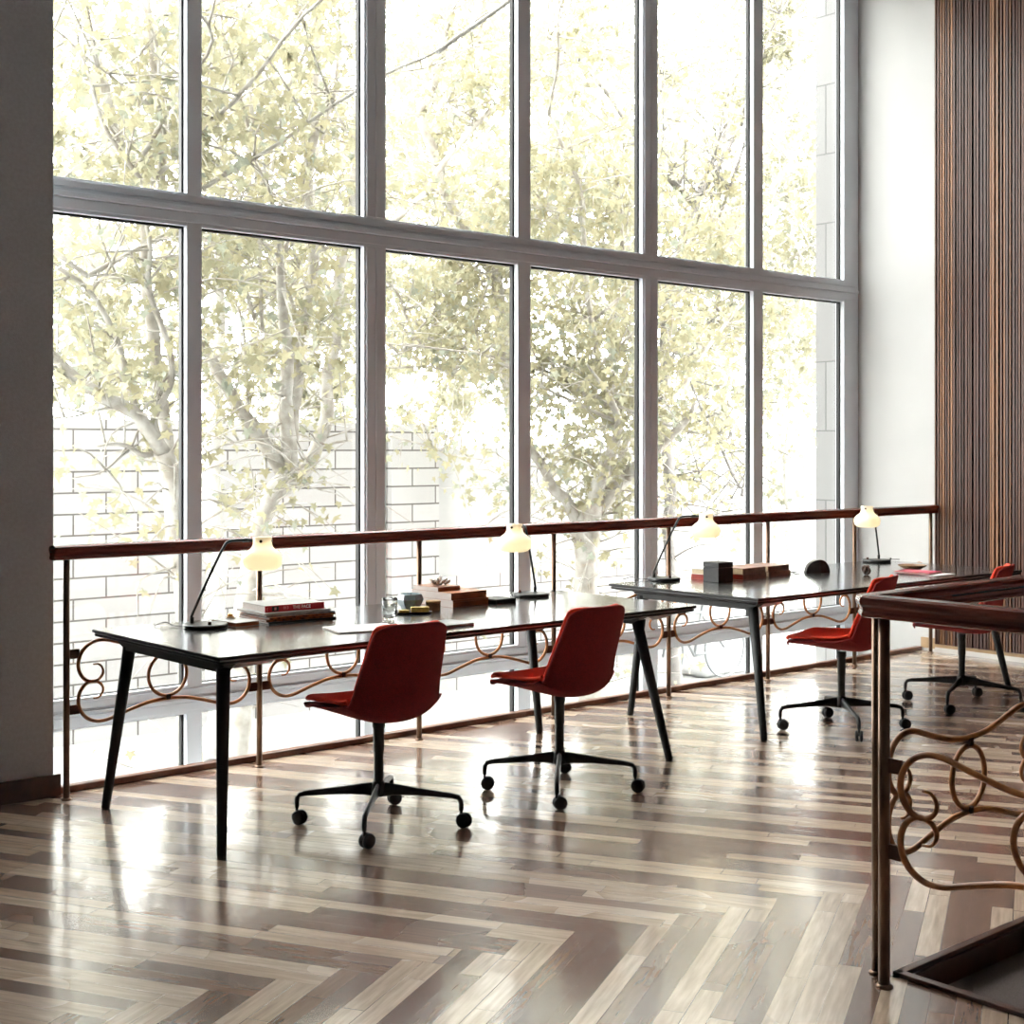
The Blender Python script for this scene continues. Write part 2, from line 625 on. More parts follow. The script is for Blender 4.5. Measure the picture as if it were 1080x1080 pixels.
    def build(s, name, m=None, parent=None, loc=None, bevel=0, seg=2):
        o = bpy.data.objects.new(name, s.mesh(name, m))
        C.objects.link(o)
        if parent:
            o.parent = parent
        if loc:
            o.location = loc
        if bevel:
            b = o.modifiers.new('bevel', 'BEVEL')
            b.width = bevel
            b.segments = seg
            b.limit_method = 'ANGLE'
            b.angle_limit = R(50)
            b.harden_normals = False
        return o


def tag(o, label, cat, group=None, kind=None):
    o['label'] = label
    o['category'] = cat
    if group:
        o['group'] = group
    if kind:
        o['kind'] = kind
    return o


def struct(o, label=None):
    o['kind'] = 'structure'
    if label:
        o['label'] = label
    return o


def empty(name, loc, rz=0):
    o = bpy.data.objects.new(name, None)
    C.objects.link(o)
    o.location = loc
    o.rotation_euler = (0, 0, rz)
    o.empty_display_size = 0.1
    return o


def kids(o):
    return [c for c in C.objects if c.parent == o]


def copy_tree(o, parent=None):
    c = o.copy()
    C.objects.link(c)
    if parent:
        c.parent = parent
    for ch in kids(o):
        if ch != c:
            copy_tree(ch, c)
    return c


def smooth_path(pts, k=6, closed=False):
    """Catmull-Rom through the points"""
    P = [V(*p) for p in pts]
    n = len(P)
    out = []
    rng = n if closed else n - 1
    for i in range(rng):
        p0 = P[i - 1] if (i > 0 or closed) else P[0] * 2 - P[1]
        p1 = P[i]
        p2 = P[(i + 1) % n]
        p3 = P[(i + 2) % n] if (i + 2 < n or closed) else P[-1] * 2 - P[-2]
        for j in range(k):
            t = j / k
            out.append(0.5 * ((2 * p1) + (p2 - p0) * t + (2 * p0 - 5 * p1 + 4 * p2 - p3) * t * t + (3 * p1 - p0 - 3 * p2 + p3) * t ** 3))
    if not closed:
        out.append(P[-1])
    return out


# ------------------------------------------------------------------ room
XR, YW, YK, YP = 9.41, 6.61, 6.03, 6.0
HC = 5.75
fl = MB()
fl.box((-6, -6, -0.3), (3.53, YK, 0))
fl.box((3.53, 2.33, -0.3), (XR, YK, 0))
fl.box((8.2, -6, -0.3), (XR, 2.33, 0))
fl.box((3.53, -6, -0.3), (8.2, -2.6, 0))
struct(fl.build('floor', M['parquet']), 'glossy two tone herringbone parquet floor')
struct(MB().box((-6, -6, HC), (XR + .3, 6.9, HC + 0.3)).build('ceiling', M['ceiling']), 'plain pale ceiling')
struct(MB().box((-6, YP, -0.8), (2.545, 6.9, HC)).build('wall_left', M['pier'], bevel=0.004), 'grey rough plaster pier left of the window')
struct(MB().box((-6, 5.982, 0), (2.572, YP, 0.098)).build('baseboard_left', M['dark_wood'], bevel=0.003), 'brown wooden baseboard under the grey pier')
struct(MB().box((XR, 5.91, -1.0), (XR + 0.3, 6.9, HC)).build('wall_window_reveal', M['white_plaster']), 'white plaster return wall beside the window')
struct(MB().box((XR, -6, -0.3), (XR + 0.3, 5.91, HC)).build('wall_right', M['slat_back']), 'dark wall behind the wooden slats')
struct(MB().box((-6.3, -6, -0.3), (-6, 6.9, HC)).build('wall_back', M['room_wall']), 'plain wall at the far end of the room')
struct(MB().box((-6, -6.3, -0.3), (XR, -6, HC)).build('wall_front', M['room_wall']), 'plain wall opposite the window')
struct(MB().box((2.545, 6.60, 5.35), (XR, 6.9, HC)).build('wall_lintel', M['white_plaster']), 'white wall strip above the window')
sl = MB()
rnd = random.Random(4)
y = 5.905
while y > -6 + 0.03:
    w_ = rnd.choice((0.011, 0.014, 0.018))
    d = rnd.uniform(0.028, 0.036)
    sl.box((XR - d, y - w_, 0.062), (XR, y, HC))
    y -= w_ + rnd.choice((0.008, 0.010, 0.013))
struct(sl.build('wall_right_slats', M['slats']), 'tall narrow vertical walnut slats cladding the right wall')
struct(MB().box((XR - 0.022, -6, 0.034), (XR, 5.92, 0.058)).build('baseboard_right', M['pale_wood']), 'pale wood strip under the wooden slats')
struct(MB().box((XR - 0.035, -6, 0), (XR, 5.90, 0.034)).build('trim_1', M['base_white']), 'off white plinth under the wooden slats')
tb = MB().box((XR - 0.02, 5.90, 0.022), (XR, 6.03, 0.10), M['pale_wood']).box((XR - 0.02, 5.90, 0), (XR, 6.03, 0.022), M['base_white'])
struct(tb.build('trim_2'), 'short pale baseboard block at the end of the brown floor kerb')
struct(MB().box((2.545, YK - 0.012, 0), (XR - 0.02, YK + 0.035, 0.030)).build('trim_3', M['kerb_wood'], bevel=0.005), 'brown wooden kerb along the window edge of the floor')
struct(MB().box((2.545, YK, -0.75), (XR, YK + 0.03, -0.0)).box((2.545, YK, -0.8), (XR, YW + .1, -0.75)).build('trim_4', M['white_plaster']), 'white drop behind the brown floor kerb')

# ------------------------------------------------------------------ window
win = empty('window_1', (0, 0, 0))
struct(win, 'tall grey framed window wall of six bays looking out on plane trees')
YF, YG, YO = YW, YW + 0.035, YW + 0.070       # inner face, gasket start, outer face
bays = [(2.45, 3.518), (3.605, 4.636), (4.790, 5.808), (5.915, 6.937), (7.087, 8.113), (8.22, 9.222)]
rowsz = [(-0.62, 0.155), (0.305, 2.692), (2.862, 5.2)]
G = 0.010   # black gasket sticks this far into each opening
vert = [(2.40, 2.45), (3.518, 3.605), (4.636, 4.790), (5.808, 5.915), (6.937, 7.087), (8.113, 8.22), (9.222, XR)]
fr = MB()
for a, b in vert:
    fr.box((a, YF, -0.75), (b, YG, 5.36))
    fr.box((a + 0.004, YG, -0.75), (b - 0.004, YO + 0.015, 5.36))
for a, b in ((-0.75, -0.62), (0.155, 0.305), (2.692, 2.862), (5.2, 5.36)):
    fr.box((2.40, YF + 0.001, a), (XR, YG, b))
    fr.box((2.40, YG, a + 0.004), (XR, YO + 0.015, b - 0.004))
# raised covers on the joints between the three frame units, and the stepped transom
for xm in (4.713, 7.012):
    for dx in (-0.033, 0.033):
        fr.box((xm + dx - 0.029, YF - 0.007, 0.31), (xm + dx + 0.029, YF, 2.69))
        fr.box((xm + dx - 0.029, YF - 0.007, 2.865), (xm + dx + 0.029, YF, 5.2))
for z0, z1, d in ((2.710, 2.760, 0.006), (2.765, 2.785, 0.026), (2.785, 2.80, 0.017), (2.815, 2.850, 0.008), (0.172, 0.215, 0.006), (0.222, 0.238, 0.018), (0.25, 0.288, 0.006)):
    fr.box((2.45, YF - d, z0), (XR - 0.025, YF, z1))
fr.build('frame', M['frame'], win, bevel=0.0025)
gk = MB()
for a, b in bays:
    for c, d in rowsz:
        gk.box((b - G, YG + 0.006, c), (b + 0.003, YO, d))
        gk.box((a - 0.003, YG + 0.006, c), (a + G * 0.5, YO, d))
        gk.box((a, YG + 0.006, d - G), (b, YO, d + 0.003))
        gk.box((a, YG + 0.006, c - 0.003), (b, YO, c + G * 0.3))
gk.build('gasket', M['gasket'], win)
for a, b in bays:
    for c, d in rowsz:
        MB().box((a, YG + 0.022, c), (b, YG + 0.028, d)).build('pane', M['window_glass'], win)

# ------------------------------------------------------------------ outside ground and buildings
GZ = -1.1
struct(MB().box((-20, 6.9, GZ - 0.2), (60, 60, GZ)).build('ground', M['paving']), 'pale paved ground outside')
bw = MB().box((-8, 12.0, GZ), (9.0, 12.4, 1.80)).box((8.72, 11.93, GZ), (9.35, 12.0, 1.80))
tag(bw.build('garden_wall', M['bricks']), 'pale stone block wall behind the trees, left of the smooth plaster wall', 'wall', kind='thing')
pw = MB().box((9.35, 12.0, 0.15), (60, 12.4, 1.55), M['outside_plaster']).box((9.35, 11.95, GZ), (60, 12.4, 0.15), M['bricks'])
tag(pw.build('plaster_wall'), 'smooth white wall with a stone block base behind the trees', 'wall', kind='thing')
struct(MB().box((9.38, 6.9, GZ), (10.2, 7.0, 9)).box((9.38, 6.71, GZ), (9.6, 6.9, 9)).build('wall_outside_pier', M['big_blocks']), 'pale outside pier of large stone blocks at the right edge of the window')

# ------------------------------------------------------------------ railing with scrolls
LOW = [(.125, .430), (.148, .432), (.165, .448), (.169, .472), (.153, .495), (.123, .506), (.088, .496), (.062, .464), (.054, .423), (.065, .380), (.094, .346), (.138, .327), (.190, .328), (.242, .343), (.311, .364), (.385, .382), (.474, .388)]
BAY = 0.9655


def scroll_pts(upper, bay):
    h = bay / 2
    k = h / .474
    L = [(x if x < .2 else .2 + (x - .2) * (h - .2) / (.474 - .2), z) for x, z in LOW]
    L += [(bay - x, z) for x, z in L[-2::-1]]
    if upper:
        L = [(x, 1.01 - z) for x, z in L]
    return [(x, 0, z) for x, z in L]


def scroll_mesh(upper, bay, r):
    P = smooth_path(scroll_pts(upper, bay), 5)
    n = len(P)
    rs = []
    for i in range(n):
        e = min(i, n - 1 - i) / 28
        rs.append(r * (0.45 + 0.55 * min(1, e)))
    b = MB().tube(P, rs, 10)
    return b.mesh('scroll', M['rattan'])


def railing(root, posts_xy, direction, r=0.0085, post_r=0.014, caps=True):
    """posts at positions along `direction` (unit 2D); all in world coordinates"""
    ang = math.atan2(direction[1], direction[0])
    nb = len(posts_xy) - 1
    bay = (V(*posts_xy[1]) - V(*posts_xy[0])).length
    su, slo = scroll_mesh(True, bay, r), scroll_mesh(False, bay, r)
    ring = MB().tube([(0.0955 * math.cos(a), 0, 0.0975 * math.sin(a)) for a in [2 * PI * i / 40 for i in range(40)]], r * .95, 10, closed=True).mesh('ring', M['rattan'])
    pm = MB().lathe([(post_r, 0), (post_r, 1.06)], n=20)
    pm.lathe([(post_r + .009, 0), (post_r + .009, .004), (post_r + .004, .009), (post_r, .010)], n=20)
    pm = pm.mesh('post', M['post'])
    col = MB().box((-.010, -r - .003, .384), (.010, r + .003, .408)).mesh('collar', M['collar'])
    brk = MB().box((0, -.004, .369), (.058, .004, .411)).mesh('bracket', M['bracket'])

    def put(me, name, p, rz, dz=0):
        o = bpy.data.objects.new(name, me)
        C.objects.link(o)
        o.parent = root
        o.location = (p[0] - root.location.x, p[1] - root.location.y, dz)
        o.rotation_euler = (0, 0, rz)
        return o
    for i, p in enumerate(posts_xy):
        put(pm, 'post', p, 0)
        if i < nb:
            put(brk, 'bracket', p, ang)
            put(brk, 'bracket', p, ang, .244)
            put(su, 'scroll', p, ang)
            put(slo, 'scroll', p, ang)
            c = V(*p) + V(*direction) * bay / 2
            put(ring, 'ring', c, ang, .499)
            put(col, 'collar', c, ang)
            put(col, 'collar', c, ang, .214)
        if i > 0:
            put(brk, 'bracket', p, ang + PI)
            put(brk, 'bracket', p, ang + PI, .244)


# moulded handrail profile: (across, z)
RP = [(-.020, 1.048), (-.029, 1.052), (-.031, 1.060), (-.026, 1.068), (-.028, 1.078), (-.035, 1.086), (-.038, 1.096), (-.034, 1.106), (-.024, 1.1115), (0, 1.114)]
RP = RP + [(-a, z) for a, z in RP[-2::-1]]


def rail_mesh(path2d, closed_ends=True):
    """sweep the profile with mitred corners"""
    P = [V(*p, 0) for p in path2d]
    n = len(RP)
    vs = []
    for i, p in enumerate(P):
        a = (P[i] - P[i - 1]).normalized() if i > 0 else None
        b = (P[i + 1] - P[i]).normalized() if i < len(P) - 1 else None
        if a is None:
            a = b
        if b is None:
            b = a
        na, nb_ = V(-a.y, a.x, 0), V(-b.y, b.x, 0)
        mt = (na + nb_).normalized()
        mt = mt / max(.3, mt.dot(na))
        for (u, z) in RP:
            vs.append(p + mt * u + V(0, 0, z))
    fs = []
    for i in range(len(P) - 1):
        for j in range(n):
            fs.append((i * n + j, i * n + (j + 1) % n, (i + 1) * n + (j + 1) % n, (i + 1) * n + j))
    fs.append(tuple(range(n))[::-1])
    fs.append(tuple(range((len(P) - 1) * n, len(P) * n)))
    return MB().add(vs, fs, None, False)


YR = 5.90
rw = empty('window_railing', (2.56, YR, 0))
tag(rw, 'long mahogany topped railing with bent cane scrolls standing along the window', 'railing')
railing(rw, [(2.56 + BAY * i, YR) for i in range(8)], (1, 0))
rm_ = rail_mesh([(2.495 - 2.56, 0), (9.375 - 2.56, 0)])
rm_.build('handrail', M['mahogany'], rw, bevel=0.003)

rf = empty('stair_railing', (3.44, 2.375, 0))
tag(rf, 'dark mahogany topped corner railing with thick bent cane scrolls around the stair opening', 'railing')
railing(rf, [(3.499, 2.392), (3.499 + .985, 2.392), (3.499 + 1.97, 2.392), (3.499 + 2.955, 2.392)], (1, 0), 0.0095, 0.0165)
railing(rf, [(3.424, 2.318), (3.424, 2.318 - .985), (3.424, 2.318 - 1.97), (3.424, 2.318 - 2.955)], (0, -1), 0.0095, 0.0165)
rail_mesh([(3.95, 0.012), (0.012, 0.012), (-0.012, -0.012), (-0.012, -3.1)]).build('handrail', M['mahogany'], rf, bevel=0.003)

# stair opening
sk = MB()
sk.box((3.515, -2.6, 0.0), (3.545, 2.352, 0.014))
sk.box((3.515, 2.322, 0.0), (8.2, 2.352, 0.014))
sk.box((3.53, -2.6, -0.3), (3.545, 2.33, 0.0))
sk.box((3.53, 2.315, -0.3), (8.2, 2.33, 0.0))
struct(sk.build('trim_5', M['dark_wood'], bevel=0.003), 'dark brown wooden edging around the stair opening')
st = MB()
for i in range(12):
    st.box((3.545 + (i and 1.4 + 0.28 * (i - 1)), -2.6, -0.075 - 0.17 * i - 0.17), (3.545 + 1.4 + 0.28 * i, 2.315, -0.075 - 0.17 * i))
struct(st.build('floor_stairs', M['carpet']), 'grey brown carpeted steps inside the stair opening')


sh_ = MB()  # unseen shaft walls, added to stop sky light leaking up through the opening
sh_.box((3.33, -2.8, -3.0), (3.53, 2.53, -0.3)).box((8.2, -2.8, -3.0), (8.4, 2.53, -0.3))
sh_.box((3.53, 2.33, -3.0), (8.2, 2.53, -0.3)).box((3.53, -2.8, -3.0), (8.2, -2.6, -0.3)).box((3.33, -2.8, -3.2), (8.4, 2.53, -3.0))
struct(sh_.build('wall_stairwell_added', M['room_wall']), 'unseen stairwell walls below the floor, added to keep out sky light')


# ------------------------------------------------------------------ desks
def make_desk():
    """local x: 0..2.71 along the window, y: 0..1.11"""
    root = empty('desk', (0, 0, 0))
    Lx, Ly = 2.71, 1.115
    t = MB()

    def ring_(off, z):
        return [(off, off, z), (Lx - off, off, z), (Lx - off, Ly - off, z), (off, Ly - off, z)]
    lv = [ring_(0.0015, .7405), ring_(0, .739), ring_(0, .7285), ring_(.004, .726)]
    vs = sum(lv, [])
    fs = [(3, 2, 1, 0)]
    for i in range(3):
        for j in range(4):
            fs.append((i * 4 + j, i * 4 + (j + 1) % 4, (i + 1) * 4 + (j + 1) % 4, (i + 1) * 4 + j))
    fs.append((12, 13, 14, 15))
    t.add(vs, fs[:1], M['tabletop'])
    t.add(vs, fs[1:], M['black_wood'])
    t.build('tabletop', None, root)
    c = MB()
    lv = [ring_(.008, .7258), ring_(.010, .7205), ring_(.05, .7200)]
    vs = sum(lv, [])
    fs = [(3, 2, 1, 0)]
    for i in range(2):
        for j in range(4):
            fs.append((i * 4 + j, i * 4 + (j + 1) % 4, (i + 1) * 4 + (j + 1) % 4, (i + 1) * 4 + j))
    fs.append((8, 9, 10, 11))
    c.add(vs, fs, M['edge'])
    c.build('lower_edge', None, root)
    a = MB()
    lv = [ring_(.006, .7200), ring_(.008, .711), ring_(.035, .7035), ring_(.05, .7035)]
    vs = sum(lv, [])
    fs = [(3, 2, 1, 0)]
    for i in range(3):
        for j in range(4):
            fs.append((i * 4 + j, i * 4 + (j + 1) % 4, (i + 1) * 4 + (j + 1) % 4, (i + 1) * 4 + j))
    fs.append((12, 13, 14, 15))
    a.add(vs, fs)
    a.build('side_rail', M['black_wood'], root, bevel=0.002)
    for x0, w in ((.045, .05), (Lx - .37, .05)):
        m_ = MB()
        poly = [(.0, .7036), (Ly - .15, .7036), (Ly - .15, .702), (Ly - .23, .668), (.10, .668), (.0, .702)]
        poly = [(max(a_, .04) if z_ > .7 else a_, z_) for a_, z_ in poly]
        m_.prism(poly, lambda a_, b_, h: (h, a_, b_), x0, x0 + w)
        m_.build('end_rail', M['black_wood'], root, bevel=0.002)
    for (x0, x1) in ((.10, .30), (Lx - .31, Lx - .10)):
        m_ = MB().prism([(x0, .7034), (x1, .7034), (x1 - .05, .690), (x0 + .05 * (x0 > 1), .682)], lambda a_, b_, h: (a_, h, b_), .055, .13)
        m_.build('corner_bracket', M['frame'], root, bevel=0.002)
    feet = [((.075, .10), (-.02, -.055)), ((.075, Ly - .42 + .20), (-.035, .905)), ((2.37, .10), (2.46, -.045)), ((2.37, Ly - .22), (2.42, .86))]
    for (tx, ty), (bx, by) in feet:
        g = MB().tube([(bx, by, 0.0), (bx, by, .006), (tx + (bx - tx) * .05, ty + (by - ty) * .05, .68)], [.0165, .0185, .028], 20)
        g.build('leg', M['black_wood'], root)
    return root


desk = make_desk()
desk.location = (2.66, 4.745, 0)
tag(desk, 'long black desk at the left, its end nearest the grey pier, with two red chairs', 'desk', 'black desks along the window')
desk2 = copy_tree(desk)
desk2.location = (5.86, 4.745, 0)
desk2['label'] = 'long black desk further along the window, in front of the slatted wall'


# ------------------------------------------------------------------ swivel chairs
def shell_surface(s, t, off=0.0, wk=1.0):
    """s 0..1 from the seat front to the top of the back, t -1..1 across"""
    prof = [(.270, .470), (.235, .468), (.16, .459), (.05, .447), (-.05, .438), (-.125, .439), (-.178, .458), (-.205, .505), (-.222, .59), (-.250, .69), (-.280, .785), (-.300, .850)]
    k = s * (len(prof) - 1)
    i = min(int(k), len(prof) - 2)
    f = k - i

    def pt(j):
        return V(0, *prof[max(0, min(len(prof) - 1, j))])
    p0, p1, p2, p3 = pt(i - 1), pt(i), pt(i + 1), pt(i + 2)
    P = 0.5 * ((2 * p1) + (p2 - p0) * f + (2 * p0 - 5 * p1 + 4 * p2 - p3) * f * f + (3 * p1 - p0 - 3 * p2 + p3) * f ** 3)
    D = ((p2 - p0) * .5 * (1 - f) + (p3 - p1) * .5 * f).normalized()
    N_ = D.cross(V(1, 0, 0)).normalized()      # towards the sitter / up
    if N_.z < 0 and N_.y < 0:
        N_ = -N_
    # half width, rounded at both ends
    w = .234
    if s < .14:
        e = 1 - s / .14
        w *= (1 - .16 * e ** 2.4)
    if s > .93:
        e = (s - .93) / .07
        w *= (1 - .15 * e ** 3.2)
    w *= 1 - .30 * max(0, (s - .5) * 2)
    curl = .018 * (abs(t) ** 2.4) * (.45 + .55 * min(1, s / .25)) + .072 * (abs(t) ** 2.4) * math.exp(-((s - .53) / .28) ** 2)
    curl += .020 * abs(t) ** 2.2 * max(0, (s - .6) / .4)
    if s < .35:
        P = P + V(0, -.045 * abs(t) ** 4 * (1 - s / .35) ** 2, 0)
    if s > .90:
        P = P - D * (.028 * abs(t) ** 6 * (s - .90) / .10)
    return P + V(t * w * wk, 0, 0) + N_ * (curl + off)


def grid_obj(name, fn, ns, nt, thick, material, parent, sub=1):
    vs, fs = [], []
    for i in range(ns + 1):
        for j in range(nt + 1):
            vs.append(fn(i / ns, j / nt * 2 - 1))
    for i in range(ns):
        for j in range(nt):
            a = i * (nt + 1) + j
            fs.append((a, a + 1, a + nt + 2, a + nt + 1))
    me = bpy.data.meshes.new(name)
    me.from_pydata([tuple(v) for v in vs], [], fs)
    me.materials.append(material)
    for p in me.polygons:
        p.use_smooth = True
    o = bpy.data.objects.new(name, me)
    C.objects.link(o)
    o.parent = parent
    sd = o.modifiers.new('thickness', 'SOLIDIFY')
    sd.thickness = thick
    sd.offset = -1
    ss = o.modifiers.new('soft', 'SUBSURF')
    ss.levels = sub
    ss.render_levels = sub
    return o


def make_chair():
    root = empty('swivel_chair', (0, 0, 0))
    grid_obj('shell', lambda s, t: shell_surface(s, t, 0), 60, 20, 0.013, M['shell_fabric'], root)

    def pad(s, t):
        s2 = .022 + s * .95
        edge = min(1, min(s, 1 - s) / .05, (1 - abs(t)) / .10)
        return shell_surface(s2, t, .017 + .012 * (edge ** .5 if edge > 0 else 0), .93)
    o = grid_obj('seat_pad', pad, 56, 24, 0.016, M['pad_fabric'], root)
    o['label'] = 'red upholstered inner pad, window light painted in as brighter red'
    col = MB()
    col.lathe([(.020, .16), (.020, .30), (.0225, .305), (.0225, .395), (.026, .405), (.026, .428)], n=24)
    col.build('column', M['black_metal'], root, bevel=0.003)
    hub = MB().lathe([(.024, .122), (.030, .128), (.031, .150), (.027, .172), (.022, .185)], n=24)
    hub.build('hub', M['black_metal'], root)
    return root


def make_base(parent, angle, casters):
    for k in range(4):
        a = angle + k * PI / 2
        c, s = math.cos(a), math.sin(a)
        g = MB()
        # tapering arm: deep at the hub, thin at the tip, then bent down
        st_ = [(.018, .148, .030, .013), (.06, .149, .024, .012), (.14, .143, .017, .011), (.23, .134, .013, .0105), (.30, .127, .0115, .0105), (.325, .1205, .0108, .0105), (.3355, .106, .0105, .0105), (.337, .09, .0105, .0105), (.337, .068, .0095, .0095)]
        n = 12
        vs = []
        for i, (r, z, hh, ww) in enumerate(st_):
            if i < 5:
                d = V(0, 0, 1)
            elif i == 5:
                d = V(.45, 0, .9).normalized()
            elif i == 6:
                d = V(.9, 0, .35).normalized()
            else:
                d = V(1, 0, 0)
            for j in range(n):
                t = 2 * PI * j / n
                q = V(r, 0, z) + d * (math.cos(t) * hh) + V(0, 1, 0) * (math.sin(t) * ww)
                vs.append((q.x * c - q.y * s, q.x * s + q.y * c, q.z))
        fs = []
        for i in range(len(st_) - 1):
            for j in range(n):
                fs.append((i * n + j, i * n + (j + 1) % n, (i + 1) * n + (j + 1) % n, (i + 1) * n + j))
        fs.append(tuple(range(n))[::-1])
        fs.append(tuple(range((len(st_) - 1) * n, len(st_) * n)))
        g.add(vs, fs, None, True)
        leg = g.build('leg', M['black_metal'], parent)
        # twin wheel caster
        ca = casters[k]
        cc, cs = math.cos(ca), math.sin(ca)
        px, py = .337 * c, .337 * s
        w = MB()

        def tf(x, y, z):
            return (px + x * cc - y * cs, py + x * cs + y * cc, z)
        for side in (-1, 1):
            prof = [(.0, .004), (.024, .004), (.0285, .007), (.030, .011), (.0285, .018), (.022, .0205), (0.0, .0205)]
            m_ = 24
            vs = []
            for (r, d) in prof:
                for j in range(m_):
                    t = 2 * PI * j / m_
                    vs.append(tf(-.014 + r * math.cos(t), side * d, .0302 + r * math.sin(t)))
            fs = []
            for i in range(len(prof) - 1):
                for j in range(m_):
                    fs.append((i * m_ + j, i * m_ + (j + 1) % m_, (i + 1) * m_ + (j + 1) % m_, (i + 1) * m_ + j))
            w.add(vs, fs, None, True)
        pts = []
        for j in range(9):
            t = PI * (.05 + .9 * j / 8)
            pts.append(tf(-.014 + .026 * math.cos(t), 0, .0302 + .026 * math.sin(t)))
        w.tube(pts, .004, 8)
        w.tube([tf(0, 0, .050), tf(0, 0, .075)], .0065, 10)
        w.build('caster', M['black_plastic'], leg)


rnd = random.Random(11)
chairs = [((3.342, 4.662), R(-4), R(45), 'red swivel chair at the left desk, nearest the grey pier and pile of magazines', [2.9, 2.0, 3.3, 1.9]),
          ((4.294, 4.605), R(0), R(45), 'red upholstered swivel chair at the left desk nearer the second desk', [2.5, 2.3, 2.7, 2.1]),
          ((6.394, 4.600), R(17), R(51), 'red upholstered swivel chair turned sideways, partly hidden by the corner railing posts', [2.5, 2.3, 3.4, 2.2]),
          ((7.539, 4.562), R(19.5), R(17.5), 'red upholstered swivel chair nearest the slatted wall, seen under the handrail', [2.4, 2.4, 2.2, 1.9])]
base_chair = None
for (pos, face, star, lab, cast) in chairs:
    if base_chair is None:
        ch = base_chair = make_chair()
        proto_kids = kids(ch)
    else:
        ch = base_chair.copy()
        C.objects.link(ch)
        for k_ in proto_kids:
            c_ = k_.copy()
            C.objects.link(c_)
            c_.parent = ch
    ch.location = (pos[0], pos[1], 0)
    ch.rotation_euler = (0, 0, face)
    tag(ch, lab, 'chair', 'red swivel chairs at the desks')
    make_base(ch, star - face, cast)


# ------------------------------------------------------------------ desk lamps
def make_lamp():
    root = empty('desk_lamp', (0, 0, 0))
    MB().lathe([(.092, 0), (.097, .002), (.098, .005), (.098, .016), (.096, .019), (.090, .020)], n=48).build('base', M['black_metal'], root)
    stem = MB()
    path = smooth_path([(-.06, 0, .02), (-.06, 0, .045), (-.056, 0, .065), (.02, 0, .235), (.082, 0, .360), (.103, 0, .381), (.130, 0, .387), (.215, 0, .388)], 6)
    stem.tube(path, .0062, 12)
    stem.lathe([(.009, .02), (.009, .045), (.006, .048)], c=(-.06, 0, 0), n=16)
    stem.tube([(.165, 0, .3875), (.175, 0, .388), (.19, 0, .388)], .009, 12)
    stem.build('stem', M['black_metal'], root)
    MB().lathe([(.008, .02), (.008, .032), (.006, .034)], c=(.03, -.055, 0), n=16).build('switch', M['dark_wood'], root)
    pr = [(.054, .0), (.071, .006), (.083, .018), (.0885, .036), (.0885, .052), (.082, .068), (.067, .083), (.053, .093), (.045, .103), (.0420, .115), (.0415, .145)]
    th = .0035
    inner = [(max(r - th, .001), z) for r, z in pr]
    inner[-1] = (pr[-1][0] - th, .1415)
    prof = pr + [(.0, .145)]
    vs_in = inner + [(.0, .1415)]
    sh = MB()
    sx = .252
    full = list(reversed([(r, z) for r, z in vs_in])) + prof
    sh.lathe(full, c=(sx, 0, .257), n=48)
    shade = sh.build('shade', M['opal'], root)
    for k in range(4):
        a = k * PI / 2 + .0 + R(45) * 0
        d = V(math.cos(a), math.sin(a), 0)
        p = V(sx, 0, .257 + .128)
        MB().tube([p + d * .038, p + d * .0425, p + d * .0445], [.0068, .0068, .0045], 12).build('screw', M['screw'], shade)
    MB().lathe([(.001, -.022), (.012, -.019), (.0215, -.006), (.0215, .006), (.014, .02), (.012, .045), (.001, .046)], c=(sx, 0, .262 + .036), n=20).build('bulb', M['bulb'], root)
    cord = smooth_path([(-.095, .0, .008), (-.13, .02, .006), (-.16, .05, .006), (-.19, .055, .018), (-.215, .04, .012), (-.235, .05, .006), (-.25, .10, .006)], 6)
    MB().tube(cord, .0028, 8).build('cord', M['black_plastic'], root)
    return root


lamps = [((3.058, 5.575), -41, 'black desk lamp with a lit opal shade beside the pile of magazines'),
         ((5.033, 5.62), 208, 'black desk lamp with a lit opal shade beside the flat black box'),
         ((6.245, 5.775), -41, 'black desk lamp with a lit opal shade just left of the black cube box'),
         ((8.38, 5.735), 200, 'black desk lamp with a lit opal shade nearest the white wall')]
TZ = .7407
lp = None
for (pos, ang, lab) in lamps:
    if lp is None:
        lp = l_ = make_lamp()
    else:
        l_ = copy_tree(lp)
    l_.location = (pos[0], pos[1], TZ)
    l_.rotation_euler = (0, 0, R(ang))
    tag(l_, lab, 'lamp', 'opal desk lamps on the desks')


# ------------------------------------------------------------------ things on the desks
def slab(name, size, loc, rz, cover, pages, label, cat, group=None, z=TZ, spine='front', cov=.002):
    """a book: covers and spine with a page block; local x width, y depth; the spine on -y"""
    w, d, h = size
    root = empty(name, (loc[0], loc[1], z), rz)
    tag(root, label, cat, group)
    c = MB()
    c.box((-w / 2, -d / 2, 0), (w / 2, d / 2, cov)).box((-w / 2, -d / 2, h - cov), (w / 2, d / 2, h))
    if spine == 'front':
        c.box((-w / 2, -d / 2, 0.0001), (w / 2, -d / 2 + .003, h - .0001))
    elif spine == 'back':
        c.box((-w / 2, d / 2 - .003, 0.0001), (w / 2, d / 2, h - .0001))
    c.build('cover', cover, root)
    i = .004
    MB().box((-w / 2 + i, -d / 2 + (.0032 if spine == 'front' else i), cov), (w / 2 - i, d / 2 - (.0032 if spine == 'back' else i), h - cov)).build('pages', pages, root)
    return root


